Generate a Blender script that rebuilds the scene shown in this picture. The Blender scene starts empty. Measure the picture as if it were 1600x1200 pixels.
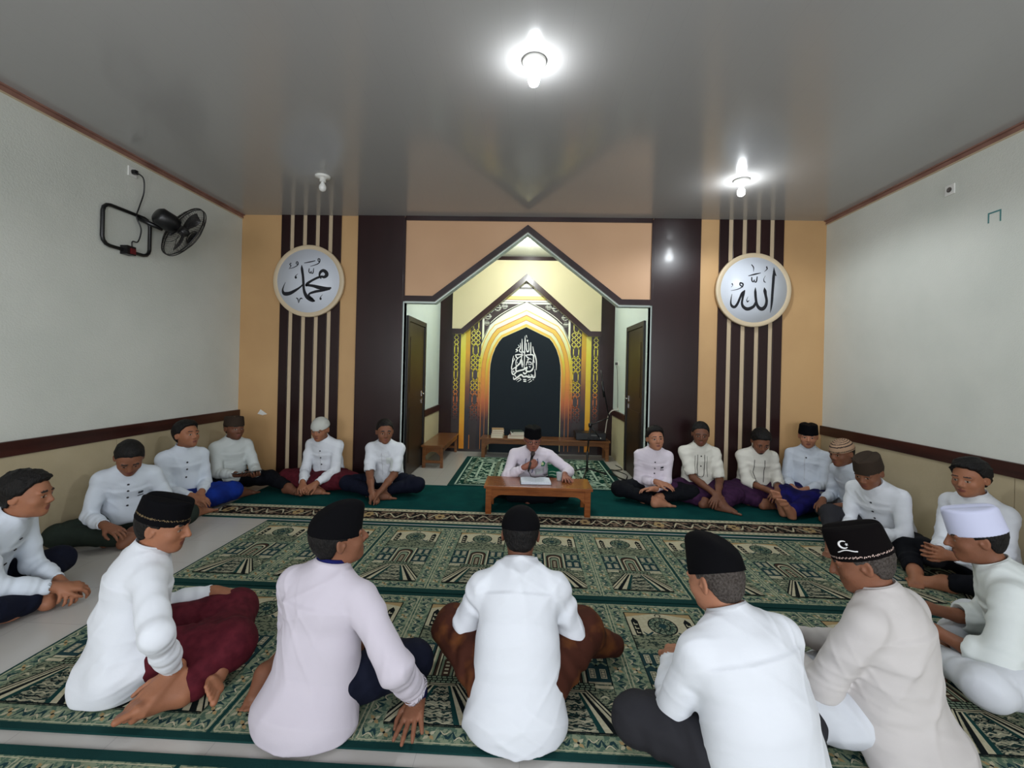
import bpy, bmesh, math, random
import numpy as np
from mathutils import Vector, Matrix
random.seed(7); rng = np.random.default_rng(7)
scn = bpy.context.scene
COL = bpy.context.collection
# ---------------------------------------------------------------- camera
cam_d = bpy.data.cameras.new('camera'); cam = bpy.data.objects.new('camera', cam_d); COL.objects.link(cam)
cam_d.sensor_fit = 'HORIZONTAL'; cam_d.sensor_width = 36.0
cam_d.lens = 690.0 / 1600.0 * 36.0
cam_d.shift_y = -23.6 / 1600.0
cam_d.clip_start = 0.05
cam.location = (0, 0, 1.5)
cam.rotation_euler = (Matrix.Rotation(math.atan(26 / 690), 3, 'Z') @ Matrix.Rotation(math.pi / 2, 3, 'X') @ Matrix.Rotation(0.0235, 3, 'Z')).to_euler()
scn.camera = cam
# ---------------------------------------------------------------- world, lights, exposure
w = bpy.data.worlds.new('world'); scn.world = w; w.use_nodes = True
w.node_tree.nodes['Background'].inputs[0].default_value = (0.75, 0.85, 1.0, 1)
w.node_tree.nodes['Background'].inputs[1].default_value = 1.0
def area(name, loc, rot, sx, sy, power, col):
    l = bpy.data.lights.new(name, 'AREA'); l.shape = 'RECTANGLE'; l.size = sx; l.size_y = sy; l.energy = power; l.color = col
    o = bpy.data.objects.new(name, l); COL.objects.link(o); o.location = loc; o.rotation_euler = rot; return o
# daylight coming in through the three window openings behind the camera
for _x in (-2.45, 0.0, 2.4):
    area('window_daylight', (_x, -2.42, 1.75), (math.radians(90), 0, 0), 1.6, 1.7, 72, (0.93, 0.95, 1.0))
def bulb_light(loc, power, col, r, kind='SPOT'):
    # LED bulbs hanging cap-up: their opaque neck keeps the light off the ceiling; the alcove one shines all round
    l = bpy.data.lights.new('bulb_light', kind); l.energy = power; l.color = col; l.shadow_soft_size = r
    if kind == 'SPOT': l.spot_size = math.radians(172); l.spot_blend = 0.35
    o = bpy.data.objects.new('bulb_light', l); COL.objects.link(o); o.location = loc
bulb_light((-0.01, 2.75, 3.20), 60, (0.90, 0.95, 1.0), 0.06)
bulb_light((2.06, 4.45, 3.22), 42, (0.90, 0.96, 1.0), 0.06)
bulb_light((-0.03, 6.60, 3.26), 62, (0.95, 1.0, 0.95), 0.05, 'POINT')
vs = scn.view_settings
vs.view_transform = 'Standard'; vs.look = 'None'; vs.exposure = 0.08; vs.gamma = 1.0; vs.use_curve_mapping = False
# ---------------------------------------------------------------- helpers
def lin(c):
    return tuple(((v / 255) / 12.92 if v / 255 <= 0.04045 else ((v / 255 + 0.055) / 1.055) ** 2.4) for v in c)
MATS = {}
def mat(name, col, rough=0.6, spec=0.5, col2=None, scale=6.0, det=3.0, bump=0.0, bscale=60.0, stretch=(1, 1, 1), coat=0.0, metal=0.0, lo=0.35, hi=0.65, sheen=0.0, sss=0.0):
    """Principled material, colour optionally mottled between two tones by object-space noise."""
    if name in MATS: return MATS[name]
    m = bpy.data.materials.new(name); m.use_nodes = True; nt = m.node_tree; b = nt.nodes['Principled BSDF']
    b.inputs['Base Color'].default_value = (*lin(col), 1); b.inputs['Roughness'].default_value = rough
    b.inputs['Specular IOR Level'].default_value = spec; b.inputs['Metallic'].default_value = metal
    b.inputs['Coat Weight'].default_value = coat; b.inputs['Coat Roughness'].default_value = 0.1
    b.inputs['Sheen Weight'].default_value = sheen
    if sss: b.inputs['Subsurface Weight'].default_value = sss; b.inputs['Subsurface Radius'].default_value = (0.012, 0.005, 0.003)
    tc = nt.nodes.new('ShaderNodeTexCoord'); mp = nt.nodes.new('ShaderNodeMapping'); mp.inputs['Scale'].default_value = stretch
    nt.links.new(tc.outputs['Object'], mp.inputs['Vector'])
    if col2 is not None:
        n = nt.nodes.new('ShaderNodeTexNoise'); n.inputs['Scale'].default_value = scale; n.inputs['Detail'].default_value = det
        r = nt.nodes.new('ShaderNodeValToRGB'); r.color_ramp.elements[0].position = lo; r.color_ramp.elements[1].position = hi
        r.color_ramp.elements[0].color = (*lin(col), 1); r.color_ramp.elements[1].color = (*lin(col2), 1)
        nt.links.new(mp.outputs[0], n.inputs['Vector']); nt.links.new(n.outputs['Fac'], r.inputs['Fac']); nt.links.new(r.outputs[0], b.inputs['Base Color'])
    if bump:
        n2 = nt.nodes.new('ShaderNodeTexNoise'); n2.inputs['Scale'].default_value = bscale; n2.inputs['Detail'].default_value = 4
        bu = nt.nodes.new('ShaderNodeBump'); bu.inputs['Strength'].default_value = bump; bu.inputs['Distance'].default_value = 0.01
        nt.links.new(mp.outputs[0], n2.inputs['Vector']); nt.links.new(n2.outputs['Fac'], bu.inputs['Height']); nt.links.new(bu.outputs[0], b.inputs['Normal'])
    MATS[name] = m; return m
def emis(name, col, s):
    if name in MATS: return MATS[name]
    m = bpy.data.materials.new(name); m.use_nodes = True; b = m.node_tree.nodes['Principled BSDF']
    b.inputs['Emission Color'].default_value = (*col, 1); b.inputs['Emission Strength'].default_value = s
    MATS[name] = m; return m
class MB:
    """collects vertices and faces with material slots"""
    def __init__(s): s.v = []; s.f = []; s.m = []; s.slots = []; s.smooth = []
    def slot(s, m):
        if m not in s.slots: s.slots.append(m)
        return s.slots.index(m)
    def add(s, vs_, fs, m, smooth=False):
        k = len(s.v); i = s.slot(m); s.v += [tuple(v) for v in vs_]
        for f in fs: s.f.append(tuple(a + k for a in f)); s.m.append(i); s.smooth.append(smooth)
    def box(s, a, b, m, R=None, T=None):
        x0, y0, z0 = a; x1, y1, z1 = b
        vs_ = [Vector(p) for p in ((x0, y0, z0), (x1, y0, z0), (x1, y1, z0), (x0, y1, z0), (x0, y0, z1), (x1, y0, z1), (x1, y1, z1), (x0, y1, z1))]
        if R is not None: vs_ = [R @ v for v in vs_]
        if T is not None: vs_ = [v + Vector(T) for v in vs_]
        s.add(vs_, [(0, 3, 2, 1), (4, 5, 6, 7), (0, 1, 5, 4), (1, 2, 6, 5), (2, 3, 7, 6), (3, 0, 4, 7)], m)
    def tube(s, pts, r, m, n=10, closed=False, cap=True):
        pts = [Vector(p) for p in pts]; N = len(pts); rs = r if isinstance(r, (list, tuple)) else [r] * N
        T = []
        for i in range(N):
            a = pts[(i - 1) % N] if (closed or i > 0) else pts[i]; b = pts[(i + 1) % N] if (closed or i < N - 1) else pts[i]
            T.append((b - a).normalized())
        up = Vector((0, 0, 1)) if abs(T[0].z) < 0.9 else Vector((1, 0, 0)); u = T[0].cross(up).normalized(); vs_ = []
        for i in range(N):
            u = (u - T[i] * u.dot(T[i])).normalized(); w_ = T[i].cross(u)
            for k in range(n):
                a = 2 * math.pi * k / n; vs_.append(pts[i] + (u * math.cos(a) + w_ * math.sin(a)) * rs[i])
        fs = []
        for i in range(N if closed else N - 1):
            j = (i + 1) % N
            for k in range(n): fs.append((i * n + k, i * n + (k + 1) % n, j * n + (k + 1) % n, j * n + k))
        if cap and not closed: fs.append(tuple(range(n))[::-1]); fs.append(tuple((N - 1) * n + k for k in range(n)))
        s.add(vs_, fs, m, True)
    def lathe(s, prof, m, n=24, M=None):
        vs_ = []; fs = []
        for r, z in prof:
            for k in range(n):
                a = 2 * math.pi * k / n; v = Vector((r * math.cos(a), r * math.sin(a), z)); vs_.append(M @ v if M is not None else v)
        for i in range(len(prof) - 1):
            for k in range(n): fs.append((i * n + k, i * n + (k + 1) % n, (i + 1) * n + (k + 1) % n, (i + 1) * n + k))
        fs.append(tuple(range(n))[::-1]); fs.append(tuple((len(prof) - 1) * n + k for k in range(n)))
        s.add(vs_, fs, m, True)
    def prism(s, poly, y0, y1, m):
        """poly in the x-z plane, extruded along y"""
        n = len(poly); vs_ = [(x, y0, z) for x, z in poly] + [(x, y1, z) for x, z in poly]
        s.add(vs_, [tuple(range(n)), tuple(range(n, 2 * n))[::-1]] + [(i, (i + 1) % n, n + (i + 1) % n, n + i)[::-1] for i in range(n)], m)
    def build(s, name, parent=None, loc=None, rot=None, bevel=0):
        me = bpy.data.meshes.new(name); me.from_pydata(s.v, [], s.f)
        for m in s.slots: me.materials.append(m)
        me.polygons.foreach_set('material_index', s.m); me.polygons.foreach_set('use_smooth', s.smooth)
        bm = bmesh.new(); bm.from_mesh(me); bmesh.ops.recalc_face_normals(bm, faces=bm.faces); bm.to_mesh(me); bm.free()
        me.update(); o = bpy.data.objects.new(name, me); COL.objects.link(o)
        if parent is not None: o.parent = parent
        if loc is not None: o.location = loc
        if rot is not None: o.rotation_euler = rot
        if bevel:
            md = o.modifiers.new('bevel', 'BEVEL'); md.width = bevel; md.segments = 2; md.limit_method = 'ANGLE'
        return o
def tag(o, label=None, cat=None, group=None, kind=None):
    if label: o['label'] = label
    if cat: o['category'] = cat
    if group: o['group'] = group
    if kind: o['kind'] = kind
    return o
def empty(name, loc, rz=0, label=None, cat=None, group=None):
    o = bpy.data.objects.new(name, None); COL.objects.link(o); o.location = loc; o.rotation_euler = (0, 0, rz); o.empty_display_size = 0.1
    return tag(o, label, cat, group)
def spline(pts, n=8):
    """Catmull-Rom through points of any dimension"""
    P = np.array(pts, float); P = np.vstack([2 * P[0] - P[1], P, 2 * P[-1] - P[-2]]); out = []
    for i in range(1, len(P) - 2):
        for t in np.linspace(0, 1, n, endpoint=False):
            out.append(0.5 * ((2 * P[i]) + (-P[i - 1] + P[i + 1]) * t + (2 * P[i - 1] - 5 * P[i] + 4 * P[i + 1] - P[i + 2]) * t * t + (-P[i - 1] + 3 * P[i] - 3 * P[i + 1] + P[i + 2]) * t ** 3))
    out.append(P[-2]); return np.array(out)
# ---------------------------------------------------------------- materials
M_wall = mat('wall_paint', (212, 214, 206), 0.75, 0.3, (204, 207, 199), 1.6, 4, 0.25, 90)
M_tan = mat('tan_paint', (198, 160, 112), 0.55, 0.4, (188, 150, 104), 1.2, 3, 0.12, 120)
M_peach = mat('peach_panel', (206, 166, 130), 0.5, 0.4, (198, 158, 122), 1.0, 2)
M_cream = mat('cream_panel', (205, 196, 160), 0.5, 0.4, (196, 188, 152), 1.0, 2)
M_stripe = mat('cream_stripe', (198, 178, 148), 0.5, 0.4)
M_brown = mat('dark_brown_laminate', (32, 16, 17), 0.3, 0.3, (42, 22, 23), 3, 3, 0.03, 40, (1, 1, 0.1), coat=0.12)
M_rail = mat('dark_wood_rail', (44, 18, 14), 0.35, 0.5, (62, 27, 20), 5, 4, 0.1, 30, (0.3, 0.3, 3))
M_wains = mat('beige_wainscot', (192, 178, 148), 0.5, 0.35, (172, 158, 126), 1.3, 5, 0.15, 30)
M_mint = mat('alcove_white_paint', (212, 226, 220), 0.6, 0.3, (206, 220, 214), 1.5, 3)
M_white = mat('white_plastic', (225, 225, 220), 0.35)
M_black = mat('black_plastic', (14, 14, 16), 0.35)
M_cove = mat('pinkish_cove', (150, 112, 98), 0.5, 0.4, (128, 92, 80), 4, 3)
M_chrome = mat('chrome', (200, 200, 200), 0.18, 0.5, metal=1.0)
M_door = mat('brown_door_wood', (36, 27, 14), 0.35, 0.4, (46, 34, 18), 4, 4, 0.05, 40, (3, 3, 0.3))
M_doorf = mat('black_door_frame', (16, 14, 13), 0.4)
def ceiling_mat():
    m = bpy.data.materials.new('glossy_pvc_ceiling'); m.use_nodes = True; nt = m.node_tree; b = nt.nodes['Principled BSDF']
    b.inputs['Roughness'].default_value = 0.17; b.inputs['Specular IOR Level'].default_value = 0.55
    tc = nt.nodes.new('ShaderNodeTexCoord'); sp = nt.nodes.new('ShaderNodeSeparateXYZ'); nt.links.new(tc.outputs['Object'], sp.inputs[0])
    d = nt.nodes.new('ShaderNodeMath'); d.operation = 'MULTIPLY'; d.inputs[1].default_value = 5.0; nt.links.new(sp.outputs[0], d.inputs[0])
    fr = nt.nodes.new('ShaderNodeMath'); fr.operation = 'FRACT'; nt.links.new(d.outputs[0], fr.inputs[0])
    r = nt.nodes.new('ShaderNodeValToRGB'); e = r.color_ramp.elements
    e[0].position = 0.0; e[0].color = (*lin((160, 159, 158)), 1); e[1].position = 0.018; e[1].color = (*lin((166, 165, 164)), 1)
    nt.links.new(fr.outputs[0], r.inputs[0]); nt.links.new(r.outputs[0], b.inputs['Base Color'])
    n = nt.nodes.new('ShaderNodeTexNoise'); n.inputs['Scale'].default_value = 1.6; bu = nt.nodes.new('ShaderNodeBump'); bu.inputs['Strength'].default_value = 0.08
    bu.inputs['Distance'].default_value = 0.05; nt.links.new(n.outputs['Fac'], bu.inputs['Height']); nt.links.new(bu.outputs[0], b.inputs['Normal']); return m
M_ceil = ceiling_mat()
def tile_mat():
    m = bpy.data.materials.new('grey_floor_tile'); m.use_nodes = True; nt = m.node_tree; b = nt.nodes['Principled BSDF']
    b.inputs['Roughness'].default_value = 0.25
    tc = nt.nodes.new('ShaderNodeTexCoord'); br = nt.nodes.new('ShaderNodeTexBrick'); br.offset = 0
    br.inputs['Scale'].default_value = 1.0; br.inputs['Brick Width'].default_value = 0.4; br.inputs['Row Height'].default_value = 0.4; br.inputs['Mortar Size'].default_value = 0.0015
    br.inputs['Color1'].default_value = (*lin((180, 177, 172)), 1); br.inputs['Color2'].default_value = (*lin((178, 175, 170)), 1); br.inputs['Mortar'].default_value = (*lin((158, 157, 153)), 1)
    nt.links.new(tc.outputs['Object'], br.inputs['Vector']); nt.links.new(br.outputs[0], b.inputs['Base Color']); return m
M_tile = tile_mat()
# ---------------------------------------------------------------- the room
XL, XR, YB, YF, YA, H, HA = -3.76, 3.64, -2.55, 5.6, 7.9, 3.42, 3.5
AL, AR, AC = -1.61, 1.51, -0.05
def struct(name, mb, **k): return tag(mb.build(name, **k), kind='structure')
b = MB(); b.box((XL - 0.2, YB - 0.2, -0.1), (XR + 0.2, YA + 0.2, 0), M_tile); struct('floor', b)
b = MB(); b.box((XL - 0.2, YB - 0.2, H), (XR + 0.2, YF, H + 0.08), M_ceil); b.box((AL - 0.1, YF, HA), (AR + 0.1, YA + 0.2, HA + 0.08), mat('alcove_ceiling', (205, 208, 196), 0.35)); struct('ceiling', b)
for side, x0, x1, s in (('left', XL - 0.2, XL, 1), ('right', XR, XR + 0.2, -1)):
    b = MB(); b.box((x0, YB, 0.0), (x1, YF + 0.2, H), M_wall); wl = struct('wall_' + side, b)
    xi = x1 if s == 1 else x0
    b = MB(); seams = [YB, -1.0, 1.2, 3.42, YF] if s == -1 else [YB, -0.8, 1.5, 3.9, YF]
    for i in range(4): b.box((min(xi, xi + s * 0.012), seams[i] + 0.003, 0.0), (max(xi, xi + s * 0.012), seams[i + 1] - 0.003, 0.785), M_wains)
    struct('trim_1' if s == 1 else 'trim_2', b)
    b = MB(); b.box((min(xi, xi + s * 0.03), YB, 0.78), (max(xi, xi + s * 0.03), YF, 0.89), M_rail); struct('trim_3' if s == 1 else 'trim_4', b, bevel=0.004)
    b = MB()
    b.box((min(xi, xi + s * 0.035), YB, H - 0.012), (max(xi, xi + s * 0.035), YF, H), M_cove); b.box((min(xi, xi + s * 0.014), YB, H - 0.05), (max(xi, xi + s * 0.014), YF, H - 0.012), M_cove)
    b.box((min(xi, xi + s * 0.02), YB, H - 0.056), (max(xi, xi + s * 0.02), YF, H - 0.05), M_stripe); struct('trim_5' if s == 1 else 'trim_6', b)
# back wall (behind the camera) with three window openings
b = MB(); xs = [XL, -3.3, -1.6, -0.85, 0.85, 1.55, 3.25, XR]
b.box((XL, YB - 0.15, 0), (XR, YB, 0.85), M_wall); b.box((XL, YB - 0.15, 2.65), (XR, YB, H), M_wall)
for i in (0, 2, 4, 6): b.box((xs[i], YB - 0.15, 0.85), (xs[i + 1], YB, 2.65), M_wall)
struct('wall_back', b)
# front wall, its stripes and dark pillars
b = MB(); b.box((XL, YF, 0), (AL, YF + 0.1, H), M_tan); b.box((AR, YF, 0), (XR, YF + 0.1, H), M_tan)
b.box((AL - 0.03, YF - 0.002, 0), (AL, YF + 0.11, 2.4), M_mint); b.box((AR, YF - 0.002, 0), (AR + 0.03, YF + 0.11, 2.4), M_mint)
struct('wall_front', b)
for nm, x0 in (('trim_7', -3.228), ('trim_8', 2.335)):
    b = MB(); p = (0.783 - 0.113) / 4
    for i in range(5): b.box((x0 + i * p, YF - 0.02, 0), (x0 + i * p + 0.113, YF, H), M_brown)
    for i in range(4): b.box((x0 + i * p + 0.113, YF - 0.006, 0), (x0 + (i + 1) * p, YF, H), M_stripe)
    struct(nm, b, bevel=0.002)
for nm, x0, x1 in (('trim_9', -2.222, AL - 0.015), ('trim_10', AR + 0.015, 2.105)):
    b = MB(); b.box((x0, YF - 0.03, 0), (x1, YF, H), M_brown); struct(nm, b, bevel=0.002)
def chevron(name, y0, y1, x0, x1, xc, zk, dk, za, ztop, tw, M_p, back=0.0):
    """panel with a chevron opening, its dark edge band and its pale soffit"""
    low = [(x0, zk), (xc - dk, zk), (xc, za), (xc + dk, zk), (x1, zk)]
    b = MB()
    for i in range(4):
        (ax, az), (bx, bz) = low[i], low[i + 1]
        b.prism([(ax, az), (bx, bz), (bx, ztop), (ax, ztop)], y0, y1, M_p)
    struct(name, b)
    b = MB(); t = tw / math.cos(math.atan2(za - zk, dk)); k = tw * 0.42
    up = [(x0, zk + tw), (xc - dk - k, zk + tw), (xc, za + t), (xc + dk + k, zk + tw), (x1, zk + tw)]
    for i in range(4): b.prism([low[i], low[i + 1], up[i + 1], up[i]], y0 - 0.025, y0, M_brown)
    return b
b = chevron('wall_1', YF - 0.01, YF + 0.12, AL, AR, AC, 2.335, 1.165, 3.235, H, 0.068, M_peach)
b.box((AL, YF - 0.03, 3.365), (AR, YF - 0.01, H), M_brown); b.box((AL - 0.015, YF - 0.03, 2.33), (AL + 0.008, YF - 0.01, 3.4), M_brown); b.box((AR - 0.008, YF - 0.03, 2.33), (AR + 0.015, YF - 0.01, 3.4), M_brown)
struct('trim_11', b)
b = MB(); low = [(AL, 2.335), (AC - 1.165, 2.335), (AC, 3.235), (AC + 1.165, 2.335), (AR, 2.335)]
for i in range(4):
    (ax, az), (bx, bz) = low[i], low[i + 1]; b.prism([(ax, az - 0.02), (bx, bz - 0.02), (bx, bz), (ax, az)], YF + 0.002, YF + 0.125, M_mint)
struct('trim_12', b)
# alcove
for nm, x0, x1 in (('wall_2', AL - 0.1, AL), ('wall_3', AR, AR + 0.1)):
    b = MB(); b.box((x0, YF + 0.1, 0), (x1, YA, HA), M_mint); struct(nm, b)
b = MB(); b.box((AL - 0.1, YA, 0), (AR + 0.1, YA + 0.1, HA), M_brown); struct('wall_4', b)
b = MB(); b.box((AL, YA - 0.05, 3.415), (AR, YA, HA), M_brown); struct('trim_13', b)
b = chevron('wall_5', YA - 0.12, YA, -1.37, 1.25, -0.07, 2.1, 1.1, 3.06, 3.415, 0.09, M_cream); struct('trim_14', b)
for nm, x, s, y0 in (('trim_15', AL, 1, 6.76), ('trim_16', AR, -1, 6.83)):
    b = MB(); b.box((min(x, x + s * 0.03), y0, 0.73), (max(x, x + s * 0.03), YA, 0.83), M_rail); b.box((min(x, x + s * 0.012), y0, 0), (max(x, x + s * 0.012), YA, 0.73), M_cream); struct(nm, b)
for i, (x, s, y0, y1) in enumerate(((AL, 1, 5.72, 6.74), (AR, -1, 5.80, 6.81))):
    z1 = 2.17; fw = 0.07; b = MB()
    def bx(a0, a1, c0, c1, z0, z2, m): b.box((min(x + s * a0, x + s * a1), c0, z0), (max(x + s * a0, x + s * a1), c1, z2), m)
    bx(0, 0.03, y0, y0 + fw, 0, z1, M_doorf); bx(0, 0.03, y1 - fw, y1, 0, z1, M_doorf); bx(0, 0.03, y0 + fw, y1 - fw, z1 - fw, z1, M_doorf)
    d = struct('door_%d' % (i + 1), b, bevel=0.003)
    b = MB(); bx(0.0, 0.012, y0 + fw, y1 - fw, 0.01, z1 - fw, M_door)
    for k in range(2): bx(0.012, 0.018, y0 + fw + 0.1, y1 - fw - 0.16, 0.2 + k * 0.95, 0.2 + k * 0.95 + 0.75, M_door)
    leaf = b.build('door_leaf', d)
    b = MB(); yh = y1 - 0.16; b.tube([(x + s * 0.012, yh, 1.1), (x + s * 0.055, yh, 1.1), (x + s * 0.06, yh - 0.12, 1.1)], 0.010, M_chrome, 8)
    b.box((min(x + s * 0.012, x + s * 0.018), yh - 0.02, 1.06), (max(x + s * 0.012, x + s * 0.018), yh + 0.02, 1.14), M_chrome)
    b.box((min(x + s * 0.012, x + s * 0.020), yh - 0.015, 0.96), (max(x + s * 0.012, x + s * 0.020), yh + 0.015, 1.02), M_chrome); b.build('door_handle', leaf)
# ---------------------------------------------------------------- flat pattern drawing
class Pat:
    """draws polygons as very thin raised layers: woven pile or cut vinyl. (u, v) in metres, w = height"""
    def __init__(s, M): s.mb = MB(); s.M = M; s.step = 0.0003
    def P(s, u, v, w): return s.M(u, v, w)
    def poly(s, pts, m, L, ox=0, oy=0):
        s.mb.add([s.P(u + ox, v + oy, L * s.step) for u, v in pts], [tuple(range(len(pts)))], m)
    def rect(s, x0, y0, x1, y1, m, L): s.poly([(x0, y0), (x1, y0), (x1, y1), (x0, y1)], m, L)
    def ell(s, cx, cy, rx, ry, m, L, n=20, a0=0, a1=2 * math.pi):
        s.poly([(cx + rx * math.cos(a0 + (a1 - a0) * i / n), cy + ry * math.sin(a0 + (a1 - a0) * i / n)) for i in range(n + (0 if a1 - a0 > 6.2 else 1))], m, L)
    def ring(s, pts, t, m, L, closed=True):
        n = len(pts)
        for i in range(n if closed else n - 1):
            (ax, ay), (bx, by) = pts[i], pts[(i + 1) % n]; dx, dy = bx - ax, by - ay; l = math.hypot(dx, dy) or 1; nx, ny = -dy / l * t / 2, dx / l * t / 2; ex, ey = dx / l * t / 2, dy / l * t / 2
            s.poly([(ax + nx - ex, ay + ny - ey), (bx + nx + ex, by + ny + ey), (bx - nx + ex, by - ny + ey), (ax - nx - ex, ay - ny - ey)][::-1], m, L)
    def frame(s, x0, y0, x1, y1, t, m, L): s.ring([(x0, y0), (x1, y0), (x1, y1), (x0, y1)], t, m, L)
    def stroke(s, pts, m, L=1, n=6):
        """brush stroke: points (u, v, width)"""
        q = spline(pts, n); k = len(q); d = np.gradient(q[:, :2], axis=0); l = np.hypot(d[:, 0], d[:, 1]) + 1e-9; nx, ny = -d[:, 1] / l, d[:, 0] / l; hw = np.maximum(q[:, 2], 0.0005) / 2
        A = [(q[i, 0] + nx[i] * hw[i], q[i, 1] + ny[i] * hw[i]) for i in range(k)]; B = [(q[i, 0] - nx[i] * hw[i], q[i, 1] - ny[i] * hw[i]) for i in range(k)]
        for i in range(k - 1): s.poly([A[i], A[i + 1], B[i + 1], B[i]], m, L + (i % 2) * 0.1)
        for i, j in ((0, 1), (k - 1, 1)): s.ell(q[i, 0], q[i, 1], hw[i], hw[i], m, L + 0.2, 10)
pile = dict(rough=0.95, spec=0.1, bump=0.6, bscale=500)
C_teal = mat('pile_dark_teal', (22, 60, 58), **pile)
C_green = mat('pile_plain_green', (2, 60, 60), rough=0.95, spec=0.1, bump=0.5, bscale=400, col2=(4, 68, 66), scale=5)
C_grey = mat('pile_grey_green', (112, 132, 112), col2=(134, 146, 120), scale=30, **pile)
C_cream = mat('pile_cream', (196, 190, 162), col2=(180, 174, 146), scale=60, **pile)
C_tan = mat('pile_tan', (170, 146, 104), **pile)
C_black = mat('pile_black', (18, 24, 26), **pile)
C_dk = mat('pile_blue_green', (34, 62, 66), **pile)
C_brown = mat('pile_brown', (66, 48, 40), **pile)
C_flor = mat('pile_floral', (60, 84, 74), col2=(132, 142, 118), scale=70, lo=0.48, hi=0.52, det=1, **pile)
C_rock = mat('pile_rocky', (44, 60, 54), col2=(128, 134, 110), scale=60, lo=0.44, hi=0.5, det=2, stretch=(1, 1.6, 1), **pile)
C_water = mat('pile_water', (30, 52, 50), col2=(150, 150, 128), scale=45, lo=0.48, hi=0.52, det=2, stretch=(1, 2.2, 1), **pile)
C_bord = mat('pile_border', (84, 108, 92), col2=(136, 148, 122), scale=55, lo=0.45, hi=0.52, det=2, **pile)
def rosette(p, u, v, r, L):
    for k in range(4):
        a = math.pi / 4 + k * math.pi / 2; cx, cy = u + math.cos(a) * r * 0.5, v + math.sin(a) * r * 0.5
        p.poly([(cx + math.cos(a + t) * r * q, cy + math.sin(a + t) * r * q) for t, q in ((0, 0.55), (1.57, 0.3), (3.14, 0.5), (4.71, 0.3))], C_tan if k % 2 else C_cream, L)
    p.ell(u, v, r * 0.2, r * 0.2, C_black, L + 1, 8)
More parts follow.
